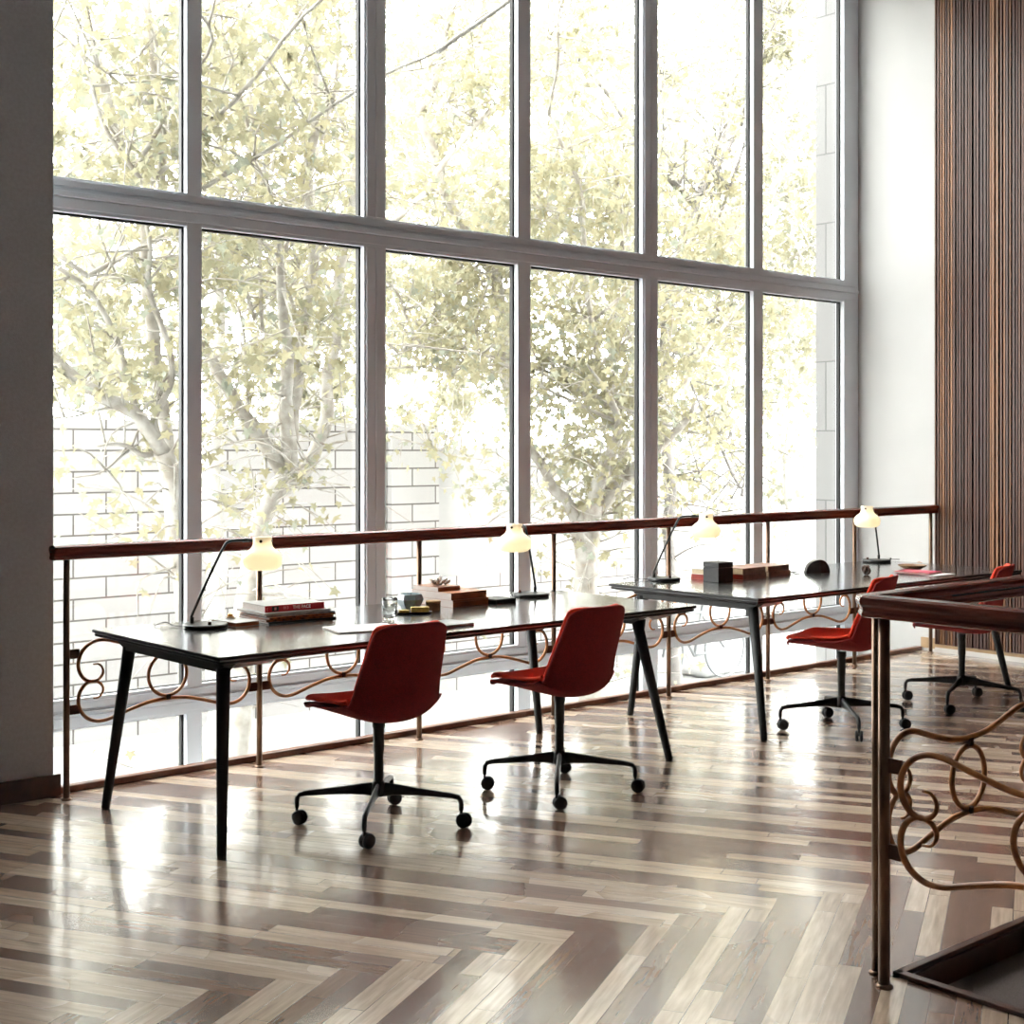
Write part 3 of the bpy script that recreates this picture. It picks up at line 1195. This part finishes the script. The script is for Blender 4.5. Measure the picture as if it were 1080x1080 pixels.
def text(parent, body, size, loc, rot, m, name='lettering'):
    cu = bpy.data.curves.new(name, 'FONT')
    cu.body = body
    cu.size = size
    cu.extrude = .0003
    cu.offset = size * .018
    cu.align_x = 'LEFT'
    cu.align_y = 'CENTER'
    cu.materials.append(m)
    tmp = bpy.data.objects.new(name, cu)
    C.objects.link(tmp)
    me = bpy.data.meshes.new_from_object(tmp.evaluated_get(bpy.context.evaluated_depsgraph_get()))
    bpy.data.objects.remove(tmp)
    o = bpy.data.objects.new(name, me)
    C.objects.link(o)
    o.parent = parent
    o.location = loc
    o.rotation_euler = rot
    return o


# pile of magazines
z = TZ
rz0 = R(-3)
mags = [((.355, .285, .009), (0, 0), -2, 'dark_cover', 'dark covered magazine at the very bottom of the pile'),
        ((.345, .28, .010), (-.006, .004), -4, 'orange_cover', 'orange and black magazine second from the bottom of the pile'),
        ((.35, .285, .009), (.002, .006), -1, 'orange_cover', 'magazine with orange edge third from the bottom of the pile'),
        ((.35, .27, .008), (.012, .012), -6, 'silver_cover', 'silver grey magazine lying fourth from the bottom of the pile'),
        ((.345, .28, .010), (-.012, .02), -3, 'grey_cover', 'grey magazine directly under the red spined book')]
cx0, cy0 = 3.512, 5.625
for (sz, off, rz, mt, lab) in mags:
    slab('magazine', sz, (cx0 + off[0], cy0 + off[1]), R(rz), M[mt], M['pages'], lab, 'magazine', 'magazines in the pile', z=z, cov=.0012)
    z += sz[2] + .0003
bk = slab('book', (.305, .235, .030), (cx0 - .010, cy0 + .025), R(-4), M['grey_cover'], M['pages'], 'thick book with a red lettered spine on top of the pile of magazines', 'book', z=z)
sp_ = MB().box((-.153, -.1192, .0003), (.153, -.1175, .0297)).build('spine', M['red_cover'], bk)
sp_['label'] = 'red spine with white lettering'
rx = (R(90), 0, 0)
text(sp_, 'THE FACE', .021, (-.012, -.1194, .0155), rx, M['white_ink'])
text(sp_, '013', .018, (-.060, -.1194, .0155), rx, M['pink_ink'])
text(sp_, '(', .018, (-.145, -.1194, .0155), rx, M['pink_ink'])
MB().box((-.118, -.1199, .004), (-.084, -.1190, .026), M['black_ink']).box((-.106, -.1202, .009), (-.096, -.1198, .021), M['pink_ink']).build('spine_picture', None, sp_)

b = slab('notebook', (.13, .20, .020), (3.222, 5.60), R(4), M['grey_cover'], M['box_front'], 'small grey topped notebook with a brown edge under the brass weight', 'book', spine='none')
t = MB().lathe([(.022, 0), (.023, .003), (.0215, .006)], n=24, m=M['paper']).lathe([(.017, .006), (.0185, .009), (.017, .012)], n=24, m=M['cork']).lathe([(.010, .012), (.012, .016), (.012, .021), (.009, .024)], n=24, m=M['brass'])
tag(t.build('paperweight', None, loc=(3.222, 5.645, TZ + .0201)), 'small round brass topped weight on the small notebook', 'paperweight')

nb_ = slab('open_magazine', (.30, .22, .006), (3.56, 5.085), R(-14), M['paper'], M['pages'], 'thin white magazine lying on the desk in front of the left chair', 'magazine', spine='none', cov=.001)
slab('notebook', (.24, .17, .012), (3.895, 4.945), R(2), M['silver_cover'], M['pages'], 'grey notebook on the desk edge behind the left red backrest', 'notebook', spine='none', cov=.002)

# tumbler
g = MB()
g.lathe([(.0, .0), (.030, .0), (.033, .004), (.037, .09), (.0375, .102), (.0362, .103), (.0350, .09), (.0305, .014), (.0, .012)], n=40)
tag(g.build('tumbler', M['clear_glass'], loc=(3.84, 5.27, TZ)), 'clear glass tumbler standing left of the pale blue bowl', 'glass')
# faceted blue bowl
g = MB().lathe([(.0, .0), (.036, .0), (.055, .026), (.067, .052), (.056, .078), (.050, .079), (.046, .055), (.0, .02)], n=7, smooth=False, sx=1.05)
tag(g.build('faceted_bowl', M['blue_glaze'], loc=(4.165, 5.545, TZ)), 'pale blue grey faceted bowl behind the yellow pieces', 'bowl')
# tray with yellow pieces
g = MB().lathe([(.0, 0), (.085, 0), (.098, .005), (.100, .010), (.096, .0095), (.083, .004), (.0, .004)], n=40, sx=1.0, sy=.62)
o = g.build('tray', M['dark_cover'], loc=(4.075, 5.415, TZ))
o.rotation_euler = (0, 0, R(-35))
tag(o, 'small dark oval tray holding yellow pieces', 'tray')
for (dx, dy, sx_, sy_, h, a, zz, lab) in ((-.035, .012, .05, .024, .014, -30, 0, 'flat yellow piece at the left end of the dark tray'),
                                    (.038, -.018, .088, .030, .026, -32, 0, 'long yellow block at the right end of the dark tray')):
    m_ = MB().box((-sx_ / 2, -sy_ / 2, 0), (sx_ / 2, sy_ / 2, h))
    o = m_.build('sweet_bar', M['yellow'], loc=(4.075 + dx, 5.415 + dy, TZ + .0045), bevel=.003)
    o.rotation_euler = (0, 0, R(a))
    tag(o, lab, 'snack', 'yellow pieces on the dark tray')
g = MB().lathe([(.0, 0), (.036, 0), (.036, .036), (.037, .036), (.037, .046), (.035, .048), (0, .048)], n=32)
tag(g.build('round_box', M['cork'], loc=(4.235, 5.45, TZ)), 'round tan lidded box between the tray and the wooden boxes', 'box')


def wbox(name, size, loc, rz, z, label, lidm, bodym, group=None, gap=True, endm=None):
    w, d, h = size
    root = empty(name, (loc[0], loc[1], z), rz)
    tag(root, label, 'box', group)
    MB().box((-w / 2, -d / 2, 0), (w / 2, d / 2, h * .72)).build('body', bodym, root, bevel=.0015)
    MB().box((-w / 2 - .0006, -d / 2 - .0006, h * .735), (w / 2 + .0006, d / 2 + .0006, h)).build('lid', lidm, root, bevel=.0015)
    if endm:
        MB().box((-w / 2 - .0012, -d / 2 + .001, .001), (-w / 2 - .0006, d / 2 - .001, h - .001)).build('end_panel', endm, root)
    return root


rzb = R(4)
wbox('wooden_box', (.245, .30, .036), (4.485, 5.625), rzb, TZ, 'wide wooden box with red brown front, lowest of the stack of boxes', M['box_front'], M['box_front'], 'wooden boxes stacked on the left desk', endm=M['box_lid'])
wbox('wooden_box', (.245, .30, .036), (4.478, 5.63), rzb, TZ + .0365, 'wide wooden box with red brown front, middle of the stack of boxes', M['box_front'], M['box_front'], 'wooden boxes stacked on the left desk', endm=M['box_lid'])
wbox('wooden_box', (.15, .19, .022), (4.425, 5.665), rzb, TZ + .073, 'small thin wooden box, topmost of the stack of boxes', M['box_front'], M['box_front'], 'wooden boxes stacked on the left desk', endm=M['box_lid'])
# crystal cluster on top
g = MB()
rnd = random.Random(3)
for k in range(14):
    a = rnd.uniform(0, 2 * PI)
    rr = rnd.uniform(.0, .045)
    c_ = V(rr * math.cos(a), rr * math.sin(a), .012)
    d_ = (c_ - V(0, 0, -.01) + V(rnd.uniform(-.01, .01), rnd.uniform(-.01, .01), 0)).normalized()
    g.tube([c_ - d_ * .012, c_ + d_ * rnd.uniform(.006, .024), c_ + d_ * rnd.uniform(.026, .040)], [.007, .0085, .0012], 6)
g = g.build('crystal_cluster', M['clear_glass'], loc=(4.425, 5.655, TZ + .0955))
zmin = min(v.co.z for v in g.data.vertices)
g.location.z += -zmin
m2 = mat('amber_crystal', (0.80, 0.68, 0.58), 0.25, 0, 0.6, 60, coat=.5)
g.data.materials.clear()
g.data.materials.append(m2)
tag(g, 'small pale crystal cluster on the topmost wooden box', 'ornament')
wbox('flat_box', (.135, .15, .026), (4.690, 5.505), R(3), TZ, 'flat black box between the wooden boxes and the lamp', M['black_box'], M['black_box'])

# second desk
slab('book', (.14, .19, .030), (6.53, 5.66), R(5), M['red_cloth'], M['red_cloth'], 'red book under a cream book behind the black cube box', 'book', 'books behind the black cube box', spine='front')
slab('book', (.13, .185, .032), (6.528, 5.66), R(5), M['paper'], M['cream_pages'], 'cream book on the red book behind the black cube box', 'book', 'books behind the black cube box', z=TZ + .0305, spine='none')
wbox('cube_box', (.125, .125, .118), (6.448, 5.525), R(-3), TZ, 'black lidded cube box at the near end of the second desk', M['black_box'], M['black_box'])
BG = 'brown books in the two low piles'


def brown(cx, cy, rz, z, w, h, lab, endm):
    o = slab('book', (w, .20, h), (cx, cy), rz, M['brown_spine'], endm, lab, 'book', BG, z=z, cov=.002)
    return o


brown(6.725, 5.575, R(4), TZ, .24, .033, 'brown book with red end at the bottom of the pile right of the cube box', M['red_cloth'])
brown(6.725, 5.58, R(4), TZ + .0335, .235, .036, 'brown book with cream pages on top of the pile right of the cube box', M['cream_pages'])
brown(7.01, 5.61, R(4), TZ, .235, .031, 'brown book at the bottom of the pile nearer the half round bookend', M['cream_pages'])
brown(7.005, 5.615, R(4), TZ + .0315, .225, .034, 'brown book on top of the pile nearer the half round bookend', M['cream_pages'])
g = MB()
for dx in (-.03, .03):
    g.tube([(dx + .024 * math.cos(a), .018 * math.sin(a), .008) for a in [2 * PI * i / 20 for i in range(20)]], .003, 8, closed=True)
    g.lathe([(0, .006), (.023, .006), (.023, .009), (0, .009)], c=(dx, 0, 0), n=20, sy=.75)
g.tube([(-.008, 0, .010), (0, .004, .012), (.008, 0, .010)], .0025, 8)
g.tube([(-.054, 0, .009), (-.058, -.03, .006), (-.05, -.09, .003)], .002, 8)
g.tube([(.054, 0, .009), (.058, -.03, .006), (.06, -.10, .003)], .002, 8)
o = g.build('spectacles', M['black_plastic'], loc=(7.225, 5.56, TZ + .0005))
o.rotation_euler = (0, 0, R(10))
tag(o, 'pair of black glasses between the brown books and the half round bookend', 'glasses')
# half round bookend: two half discs at a right angle
g = MB()
rr = .088
for ang, w_ in ((R(-41 + 30), .0), (R(-41 - 60), .0)):
    pass
arc = [(-rr * .72 * math.cos(a) if False else rr * math.cos(a), rr * math.sin(a)) for a in [PI * i / 24 for i in range(25)]]
half = [(0, 0)] + [(rr * math.cos(a), rr * .98 * math.sin(a)) for a in [PI / 2 * i / 14 for i in range(15)]]
g.prism([(x * 1.05, zz) for x, zz in half], lambda a, b, h: (-a, h, b), -.006, .05)
g.prism([(x * .9, zz) for x, zz in half], lambda a, b, h: (a * .9, h - .0 + a * .3, b), -.006, .05)
o = g.build('bookend', M['graphite'], loc=(7.36, 5.46, TZ), bevel=.002)
o.rotation_euler = (0, 0, R(-38))
tag(o, 'dark half round bookend standing on the second desk', 'bookend')
# wooden knot puzzle
g = MB()
for k in range(3):
    ax = [V(1, .1, 0), V(-.2, 1, .3), V(.3, -.2, 1)][k].normalized()
    u_ = ax.orthogonal().normalized()
    v_ = ax.cross(u_)
    g.tube([u_ * (.026 * math.cos(a)) + v_ * (.020 * math.sin(a)) + V(.012 * (k - 1), .006 * (k - 1), .028) for a in [2 * PI * i / 22 for i in range(22)]], .0085, 10, closed=True)
o = g.build('wooden_knot', M['knot_wood'], loc=(7.49, 5.20, TZ))
o.location.z += -min(v.co.z for v in o.data.vertices)
tag(o, 'small dark wooden knot ornament beside the last lamp', 'ornament')
g = MB().lathe([(0, 0), (.045, 0), (.075, .012), (.092, .026), (.094, .030), (.088, .028), (.070, .014), (.0, .006)], n=40)
tag(g.build('wooden_dish', M['tan_wood'], loc=(8.06, 5.24, TZ)), 'shallow round brown wooden dish behind the raspberry red notebook', 'dish')
slab('notebook', (.185, .24, .012), (7.80, 5.03), R(8), M['pink_red'], M['pages'], 'raspberry red notebook lying on the second desk', 'notebook', spine='none', z=TZ + .0045)
slab('magazine', (.21, .28, .004), (7.83, 4.985), R(0), M['paper'], M['paper'], 'thin white magazine under the raspberry red notebook', 'magazine', spine='none', cov=.001)


# ------------------------------------------------------------------ trees outside
def at(u, v, Y):
    """point on the vertical plane y = Y that the pixel looks at (used to read limb positions off the photo)"""
    t = (u - 540.0) / FPX
    s_, c_ = math.sin(YAW), math.cos(YAW)
    # forward (c,s), right (s,-c)
    dx = c_ + t * s_
    dy = s_ - t * c_
    Z = Y / dy
    return V(dx * Z, Y, EYE + (HORIZON - v) / FPX * Z)


LEAF = [(0, 0), (.18, -.10), (.50, -.12), (.30, .12), (.62, .38), (.25, .42), (.0, .95), (-.25, .42), (-.62, .38), (-.30, .12), (-.50, -.12), (-.18, -.10)]


def leaves_mesh(pts, rng, size, m):
    vs, fs = [], []
    n = len(LEAF)
    for p in pts:
        s = size * rng.uniform(.6, 1.35)
        a = rng.uniform(0, 2 * PI)
        tlt = rng.uniform(-1.1, 1.1)
        Mx = Matrix.Rotation(a, 3, 'Z') @ Matrix.Rotation(R(90) * rng.uniform(.1, 1.4), 3, 'X') @ Matrix.Rotation(tlt, 3, 'Y')
        b = len(vs)
        for (x, y_) in LEAF:
            q = Mx @ V(x * s, -y_ * s, -abs(x) * .25 * s)
            vs.append((p.x + q.x, p.y + q.y, p.z + q.z))
        fs.append(tuple(range(b, b + n)))
    me = bpy.data.meshes.new('foliage')
    me.from_pydata(vs, [], fs)
    me.materials.append(m)
    return me


def tree(base_uv, limbs, Y, seed, label, nleaf, bark='bark', leaf='leaf', spread=1.0, lsize=.074, ntw=9, crown=None, name='plane_tree'):
    """limbs: list of (list of (u, v[, dy]), r0, r1)"""
    rng = random.Random(seed)
    root_p = at(base_uv[0], base_uv[1], Y)
    root = empty(name, (root_p.x, Y, GZ))
    O = V(root_p.x, Y, GZ)
    tag(root, label, 'tree', 'plane trees outside the window')
    tr = MB()
    twigs = []

    def limb(P, r0, r1, n=8):
        P = smooth_path(P, 4)
        k = len(P)
        # bark irregularity
        rs = [(r0 + (r1 - r0) * i / (k - 1)) * (1 + .12 * noise.noise(P[i] * 5)) for i in range(k)]
        P = [p + noise.noise_vector(p * 2.3) * min(.05, r0) for p in P]
        P = [V(p.x, max(p.y, 7.2), p.z) for p in P]
        tr.tube([p - O for p in P], rs, n)
        return P

    allP = []
    for item in limbs:
        pts, r0, r1 = item
        P = [at(q[0], q[1], Y + (q[2] if len(q) > 2 else 0)) for q in pts]
        P = limb(P, r0, r1, 10)
        allP.append((P, r0, r1))
    if crown:
        # upper limbs beyond the top of the picture
        for k in range(crown[0]):
            P, r0, r1 = allP[rng.randrange(len(allP))]
            a = P[-1] if rng.random() < .6 else P[len(P) * 2 // 3]
            d = V(rng.uniform(-1, 1) * spread, rng.uniform(-.7, .7), rng.uniform(.3, 1.2)).normalized()
            Lg = rng.uniform(1.2, 2.6)
            Q = [a, a + d * Lg * .35 + V(0, 0, .05), a + d * Lg * .7 + V(rng.uniform(-.2, .2), 0, .15), a + d * Lg + V(rng.uniform(-.4, .4), 0, .1)]
            Q = limb(Q, max(r1, .018), .008, 7)
            allP.append((Q, .02, .008))
    for (P, r0, r1) in list(allP):
        Lp = sum((P[i + 1] - P[i]).length for i in range(len(P) - 1))
        for k in range(max(2, int(Lp * ntw))):
            f = rng.uniform(.2, 1)
            i = min(len(P) - 2, int(f * (len(P) - 1)))
            a = P[i]
            ax = (P[i + 1] - P[i]).normalized()
            d = V(rng.uniform(-1, 1), rng.uniform(-1, 1), rng.uniform(-.5, .9))
            d = (d - ax * d.dot(ax) * .4).normalized()
            Lg = rng.uniform(.3, 1.15) * spread
            q1 = a + d * Lg * .5 + V(rng.uniform(-.08, .08), rng.uniform(-.08, .08), rng.uniform(-.03, .10))
            q2 = a + d * Lg + V(rng.uniform(-.15, .15), rng.uniform(-.15, .15), rng.uniform(-.2, .1))
            if min(q1.y, q2.y) < 7.5:
                continue
            Q = smooth_path([a, q1, q2], 3)
            tr.tube([p - O for p in Q], [.009 - .0065 * j / (len(Q) - 1) for j in range(len(Q))], 5)
            twigs.append(Q)
            if rng.random() < .6:
                e = Q[len(Q) // 2]
                d2 = (d + V(rng.uniform(-.8, .8), rng.uniform(-.8, .8), rng.uniform(-.6, .6))).normalized()
                Q2 = [e, e + d2 * .2, e + d2 * .42 + V(0, 0, -.05)]
                tr.tube([p - O for p in Q2], [.005, .004, .002], 4)
                twigs.append(Q2)
    tr.build('trunk', M[bark], root)
    pts = []
    nleaf = int(nleaf * (.76 if seed < 4 else 1.0))
    while len(pts) < nleaf:
        Q = twigs[rng.randrange(len(twigs))]
        if Q[0].z < 2.2 and rng.random() < .35:
            continue
        f = rng.random() ** .6
        i = int(f * (len(Q) - 1))
        c_ = Q[i]
        for _ in range(rng.randint(5, 13)):
            g_ = V(rng.gauss(0, .15), rng.gauss(0, .15), rng.gauss(-.03, .09))
            p = c_ + g_
            if p.y < 7.3 or p.z < GZ + .3 or (p.z < .95 and rng.random() < .8):
                continue
            pts.append(p - O)
    o = bpy.data.objects.new('foliage', leaves_mesh(pts, rng, lsize, M[leaf]))
    C.objects.link(o)
    o.parent = root
    return root


GV = 900
tree((196, 700), [
    ([(205, 990), (200, 800), (195, 640), (188, 570), (180, 515), (172, 480)], .085, .065),
    ([(172, 480), (160, 458), (150, 440), (128, 428), (100, 412), (82, 400), (62, 382), (20, 350)], .055, .030),
    ([(168, 470), (165, 440), (178, 412), (181, 388), (172, 350), (160, 312), (156, 298), (157, 262), (154, 230)], .028, .016),
    ([(156, 298), (140, 297), (118, 290), (92, 291)], .012, .007),
    ([(160, 480), (148, 480), (135, 472), (122, 470), (103, 472)], .022, .008),
    ([(133, 474), (118, 490), (104, 500), (78, 504)], .010, .004),
    ([(150, 436), (130, 430), (105, 432), (80, 438), (58, 440)], .012, .005),
    ([(142, 432, .3), (130, 385, .3), (112, 335, .3), (90, 300, .3), (62, 280, .3)], .028, .016),
    ([(180, 500, .2), (176, 455, .4), (168, 420, .4), (160, 360, .4), (152, 300, .4), (148, 235, .4), (120, 130, .4), (100, 60, .4), (88, 0, .4)], .05, .034),
    ([(165, 118, -.3), (148, 104, -.3), (120, 84, -.3), (84, 58, -.3)], .014, .006),
    ([(175, 150, -.2), (168, 110, -.2), (166, 55, -.2), (150, 0, -.2)], .016, .010),
    ([(112, 130, -.2), (128, 152, -.2), (140, 180, -.2), (152, 196, -.2)], .010, .007),
    ([(172, 200), (170, 120), (160, 60), (150, -40)], .030, .022),
], 8.6, 1, 'pale plane tree whose thick limb bends left, seen in the bay beside the pier', 5200, crown=(10,))

tree((262, 700), [
    ([(240, 990), (250, 760), (258, 640), (266, 590), (272, 560), (288, 520), (303, 498)], .105, .075),
    ([(303, 498), (318, 490), (330, 476), (350, 468), (372, 466)], .022, .008),
    ([(303, 500), (307, 450), (313, 400), (316, 360), (326, 300), (330, 250), (326, 190), (331, 110), (328, 0), (326, -60)], .055, .035),
    ([(313, 395), (314, 350), (308, 320), (300, 300), (295, 268)], .024, .012),
    ([(290, 515, .2), (325, 490, .3), (342, 440, .3), (348, 390, .3), (356, 330, .3), (364, 265, .3), (372, 200, .3), (380, 100, .3)], .065, .04),
    ([(341, 135, -.3), (352, 105, -.3), (357, 60, -.3), (371, 14, -.3)], .022, .010),
    ([(280, 500), (277, 470), (260, 465), (242, 468)], .014, .006),
    ([(306, 238, -.2), (290, 205, -.2), (270, 180, -.2), (233, 130, -.2)], .010, .007),
    ([(256, 290, -.2), (262, 320, -.2), (275, 350, -.2)], .007, .004),
    ([(330, 270), (345, 262), (372, 252)], .016, .012),
], 9.6, 2, 'plane tree with a leaning trunk and upright limbs, seen in the second bay', 5200, crown=(10,))

tree((226, 700), [
    ([(230, 800), (228, 600), (226, 450), (226, 330), (230, 200), (222, 100), (218, 0)], .09, .07),
    ([(228, 300), (250, 250), (280, 170), (300, 60), (310, -30)], .04, .02),
], 10.6, 3, 'very pale straight plane tree trunk right behind the first window mullion', 2600, bark='bark_pale', leaf='leaf_pale', crown=(8,))

tree((552, 700), [
    ([(560, 850), (555, 640), (549, 540), (545, 470), (538, 410), (530, 350), (522, 300), (508, 270), (470, 200), (445, 120)], .10, .05),
    ([(528, 385), (505, 386), (480, 392), (455, 388), (408, 388)], .020, .008),
    ([(530, 372), (505, 378), (488, 388), (475, 398)], .022, .010),
    ([(510, 312), (488, 326), (470, 348), (445, 362), (420, 372)], .015, .007),
    ([(410, 460), (450, 470), (475, 480), (520, 486)], .010, .006),
    ([(508, 298), (485, 285), (465, 270)], .026, .014),
    ([(522, 300), (540, 270), (545, 240)], .03, .02),
    ([(412, 235, -.5), (448, 205, -.5), (462, 180, -.5), (500, 132, -.5), (548, 92, -.5), (590, 60, -.5), (630, 5, -.5), (650, -40, -.5)], .034, .018),
    ([(408, 76, -.6), (445, 72, -.6), (480, 62, -.6), (505, 48, -.6)], .010, .005),
    ([(508, 130, -.5), (490, 118, -.5), (450, 98, -.5)], .010, .005),
], 11.0, 4, 'plane tree with long level side branches, seen in the third bay', 6000, crown=(12,), leaf='leaf')

tree((620, 700), [
    ([(640, 1000), (628, 760), (622, 660), (620, 610), (616, 575), (612, 552)], .14, .10),
    ([(612, 552), (600, 530), (585, 515), (575, 490), (560, 470), (545, 440)], .055, .035),
    ([(615, 556), (632, 525), (650, 500), (658, 472), (672, 455), (690, 438), (720, 410)], .045, .026),
    ([(652, 470), (648, 448), (640, 428), (628, 418), (600, 412), (588, 398), (572, 368)], .034, .012),
    ([(640, 428), (655, 418), (675, 408), (695, 392)], .026, .016),
    ([(625, 556), (640, 542), (655, 532), (672, 524)], .020, .012),
    ([(640, 428), (625, 350), (618, 290), (612, 210), (600, 170), (580, 120)], .03, .018),
    ([(585, 310), (612, 330), (640, 345)], .008, .004),
    ([(604, 170, -.3), (612, 195, -.3), (618, 225, -.3)], .010, .006),
], 9.2, 5, 'stout plane tree forking just above the handrail, seen in the fourth bay', 6500, crown=(12,))

tree((704, 700), [
    ([(720, 900), (712, 700), (706, 560), (700, 440), (703, 350), (712, 292), (720, 258), (733, 218)], .075, .045),
    ([(733, 218), (745, 195), (758, 172), (780, 134)], .034, .022),
    ([(733, 218), (722, 200), (697, 176)], .016, .008),
    ([(740, 204), (760, 204), (792, 210)], .010, .005),
    ([(713, 290), (740, 260), (765, 232)], .010, .006),
    ([(780, 134), (800, 80), (815, 20), (822, -40)], .020, .014),
    ([(702, 500), (740, 508), (780, 515)], .012, .006),
    ([(703, 380), (760, 330), (800, 300)], .014, .006),
    ([(706, 560), (760, 530), (800, 520)], .012, .006),
], 10.0, 6, 'plane tree with a dark forked limb, seen in the fifth bay', 5200,  bark='bark_dark', crown=(14,), spread=1.2)

tree((842, 700), [
    ([(840, 800), (838, 620), (832, 480), (836, 340), (830, 200), (836, 60), (832, -40)], .07, .04),
    ([(836, 420), (815, 380), (805, 340)], .02, .01),
    ([(832, 480), (850, 440), (860, 400)], .02, .01),
    ([(833, 240), (852, 180), (858, 140)], .016, .01),
    ([(834, 180), (812, 130), (806, 80)], .016, .01),
], 9.6, 7, 'leafy plane tree in the narrow bay beside the outside stone pier', 6000, crown=(10,), leaf='leaf_pale', bark='bark_pale')

# further plane trees behind the wall
for i, (u, Y_, lab, n_) in enumerate([(330, 16.0, 'distant pale plane tree rising behind the block wall, second bay', 4200),
                                  (480, 17.0, 'distant pale plane tree rising behind the plaster wall, third bay', 4200),
                                  (650, 15.5, 'distant pale plane tree rising behind the plaster wall, fourth bay', 4200),
                                  (760, 15.0, 'distant pale plane tree rising behind the plaster wall, fifth bay', 4200),
                                  (110, 15.0, 'distant pale plane tree rising behind the block wall, first bay', 3200)]):
    tree((u, 600), [
        ([(u, 620), (u + 3, 480), (u - 4, 360), (u + 5, 240), (u, 100)], .10, .05),
        ([(u - 2, 400), (u - 40, 330), (u - 60, 270)], .04, .02),
        ([(u, 440), (u + 45, 380), (u + 60, 300)], .04, .02),
        ([(u, 300), (u + 45, 220), (u + 50, 140)], .04, .02),
        ([(u, 260), (u - 45, 180), (u - 50, 90)], .04, .02),
        ([(u, 480), (u - 50, 440)], .03, .015),
    ], Y_, 20 + i, lab, n_, bark='bark_pale', leaf='leaf_pale', crown=(10,), spread=1.7, ntw=5, lsize=.13)

# ------------------------------------------------------------------ bicycle and white screen outside
bk_ = empty('bicycle', (0, 0, 0))
B0 = at(712, 700, 10.6)
bk_.location = (B0.x - .2, 10.6, GZ)
tag(bk_, 'pale parked bicycle outside behind the second desk', 'bicycle')
BR = .34


def wheel(x):
    w_ = MB().tube([(x + BR * math.cos(a), 0, BR + .0 + BR * math.sin(a) * .97 + .005) for a in [2 * PI * i / 40 for i in range(40)]], .016, 8, closed=True)
    for k in range(12):
        a = PI * k / 6
        w_.tube([(x, 0, BR), (x + BR * math.cos(a), 0, BR + BR * math.sin(a) * .97)], .002, 4)
    return w_


wheel(0).build('wheel', M['bike'], bk_)
wheel(1.05).build('wheel', M['bike'], bk_)
f_ = MB()
for a, b2 in (((0, .34), (.18, .82)), ((.18, .82), (.66, .78)), ((.66, .86), (.52, .30)), ((.20, .76), (.52, .30)), ((.52, .30), (1.05, .34)), ((.64, .76), (1.05, .34)), ((.18, .82), (.165, .98))):
    f_.tube([(a[0], 0, a[1]), (b2[0], 0, b2[1])], .015, 8)
f_.build('frame', M['bike'], bk_)
MB().tube([(.10, -.28, .97), (.14, -.12, 1.0), (.165, 0, .98), (.14, .12, 1.0), (.10, .28, .97)], .012, 8).build('handlebar', M['bike'], bk_)
MB().lathe([(0, 0), (.06, .005), (.055, .03), (0, .035)], c=(.68, 0, .87), n=16, sx=2.0).build('saddle', M['bike'], bk_)

sc_p = at(752, 715, 10.9)
scb = empty('street_box', (sc_p.x, 10.9, GZ))
tag(scb, 'white rounded street cabinet outside beside the bicycle', 'cabinet')
MB().box((-.42, -.25, 0), (.42, .25, 1.05)).build('body', M['van_white'], scb, bevel=.09, seg=5)
MB().box((-.33, -.262, .80), (.33, -.249, .93)).build('vent', M['van_glass'], scb, bevel=.005)
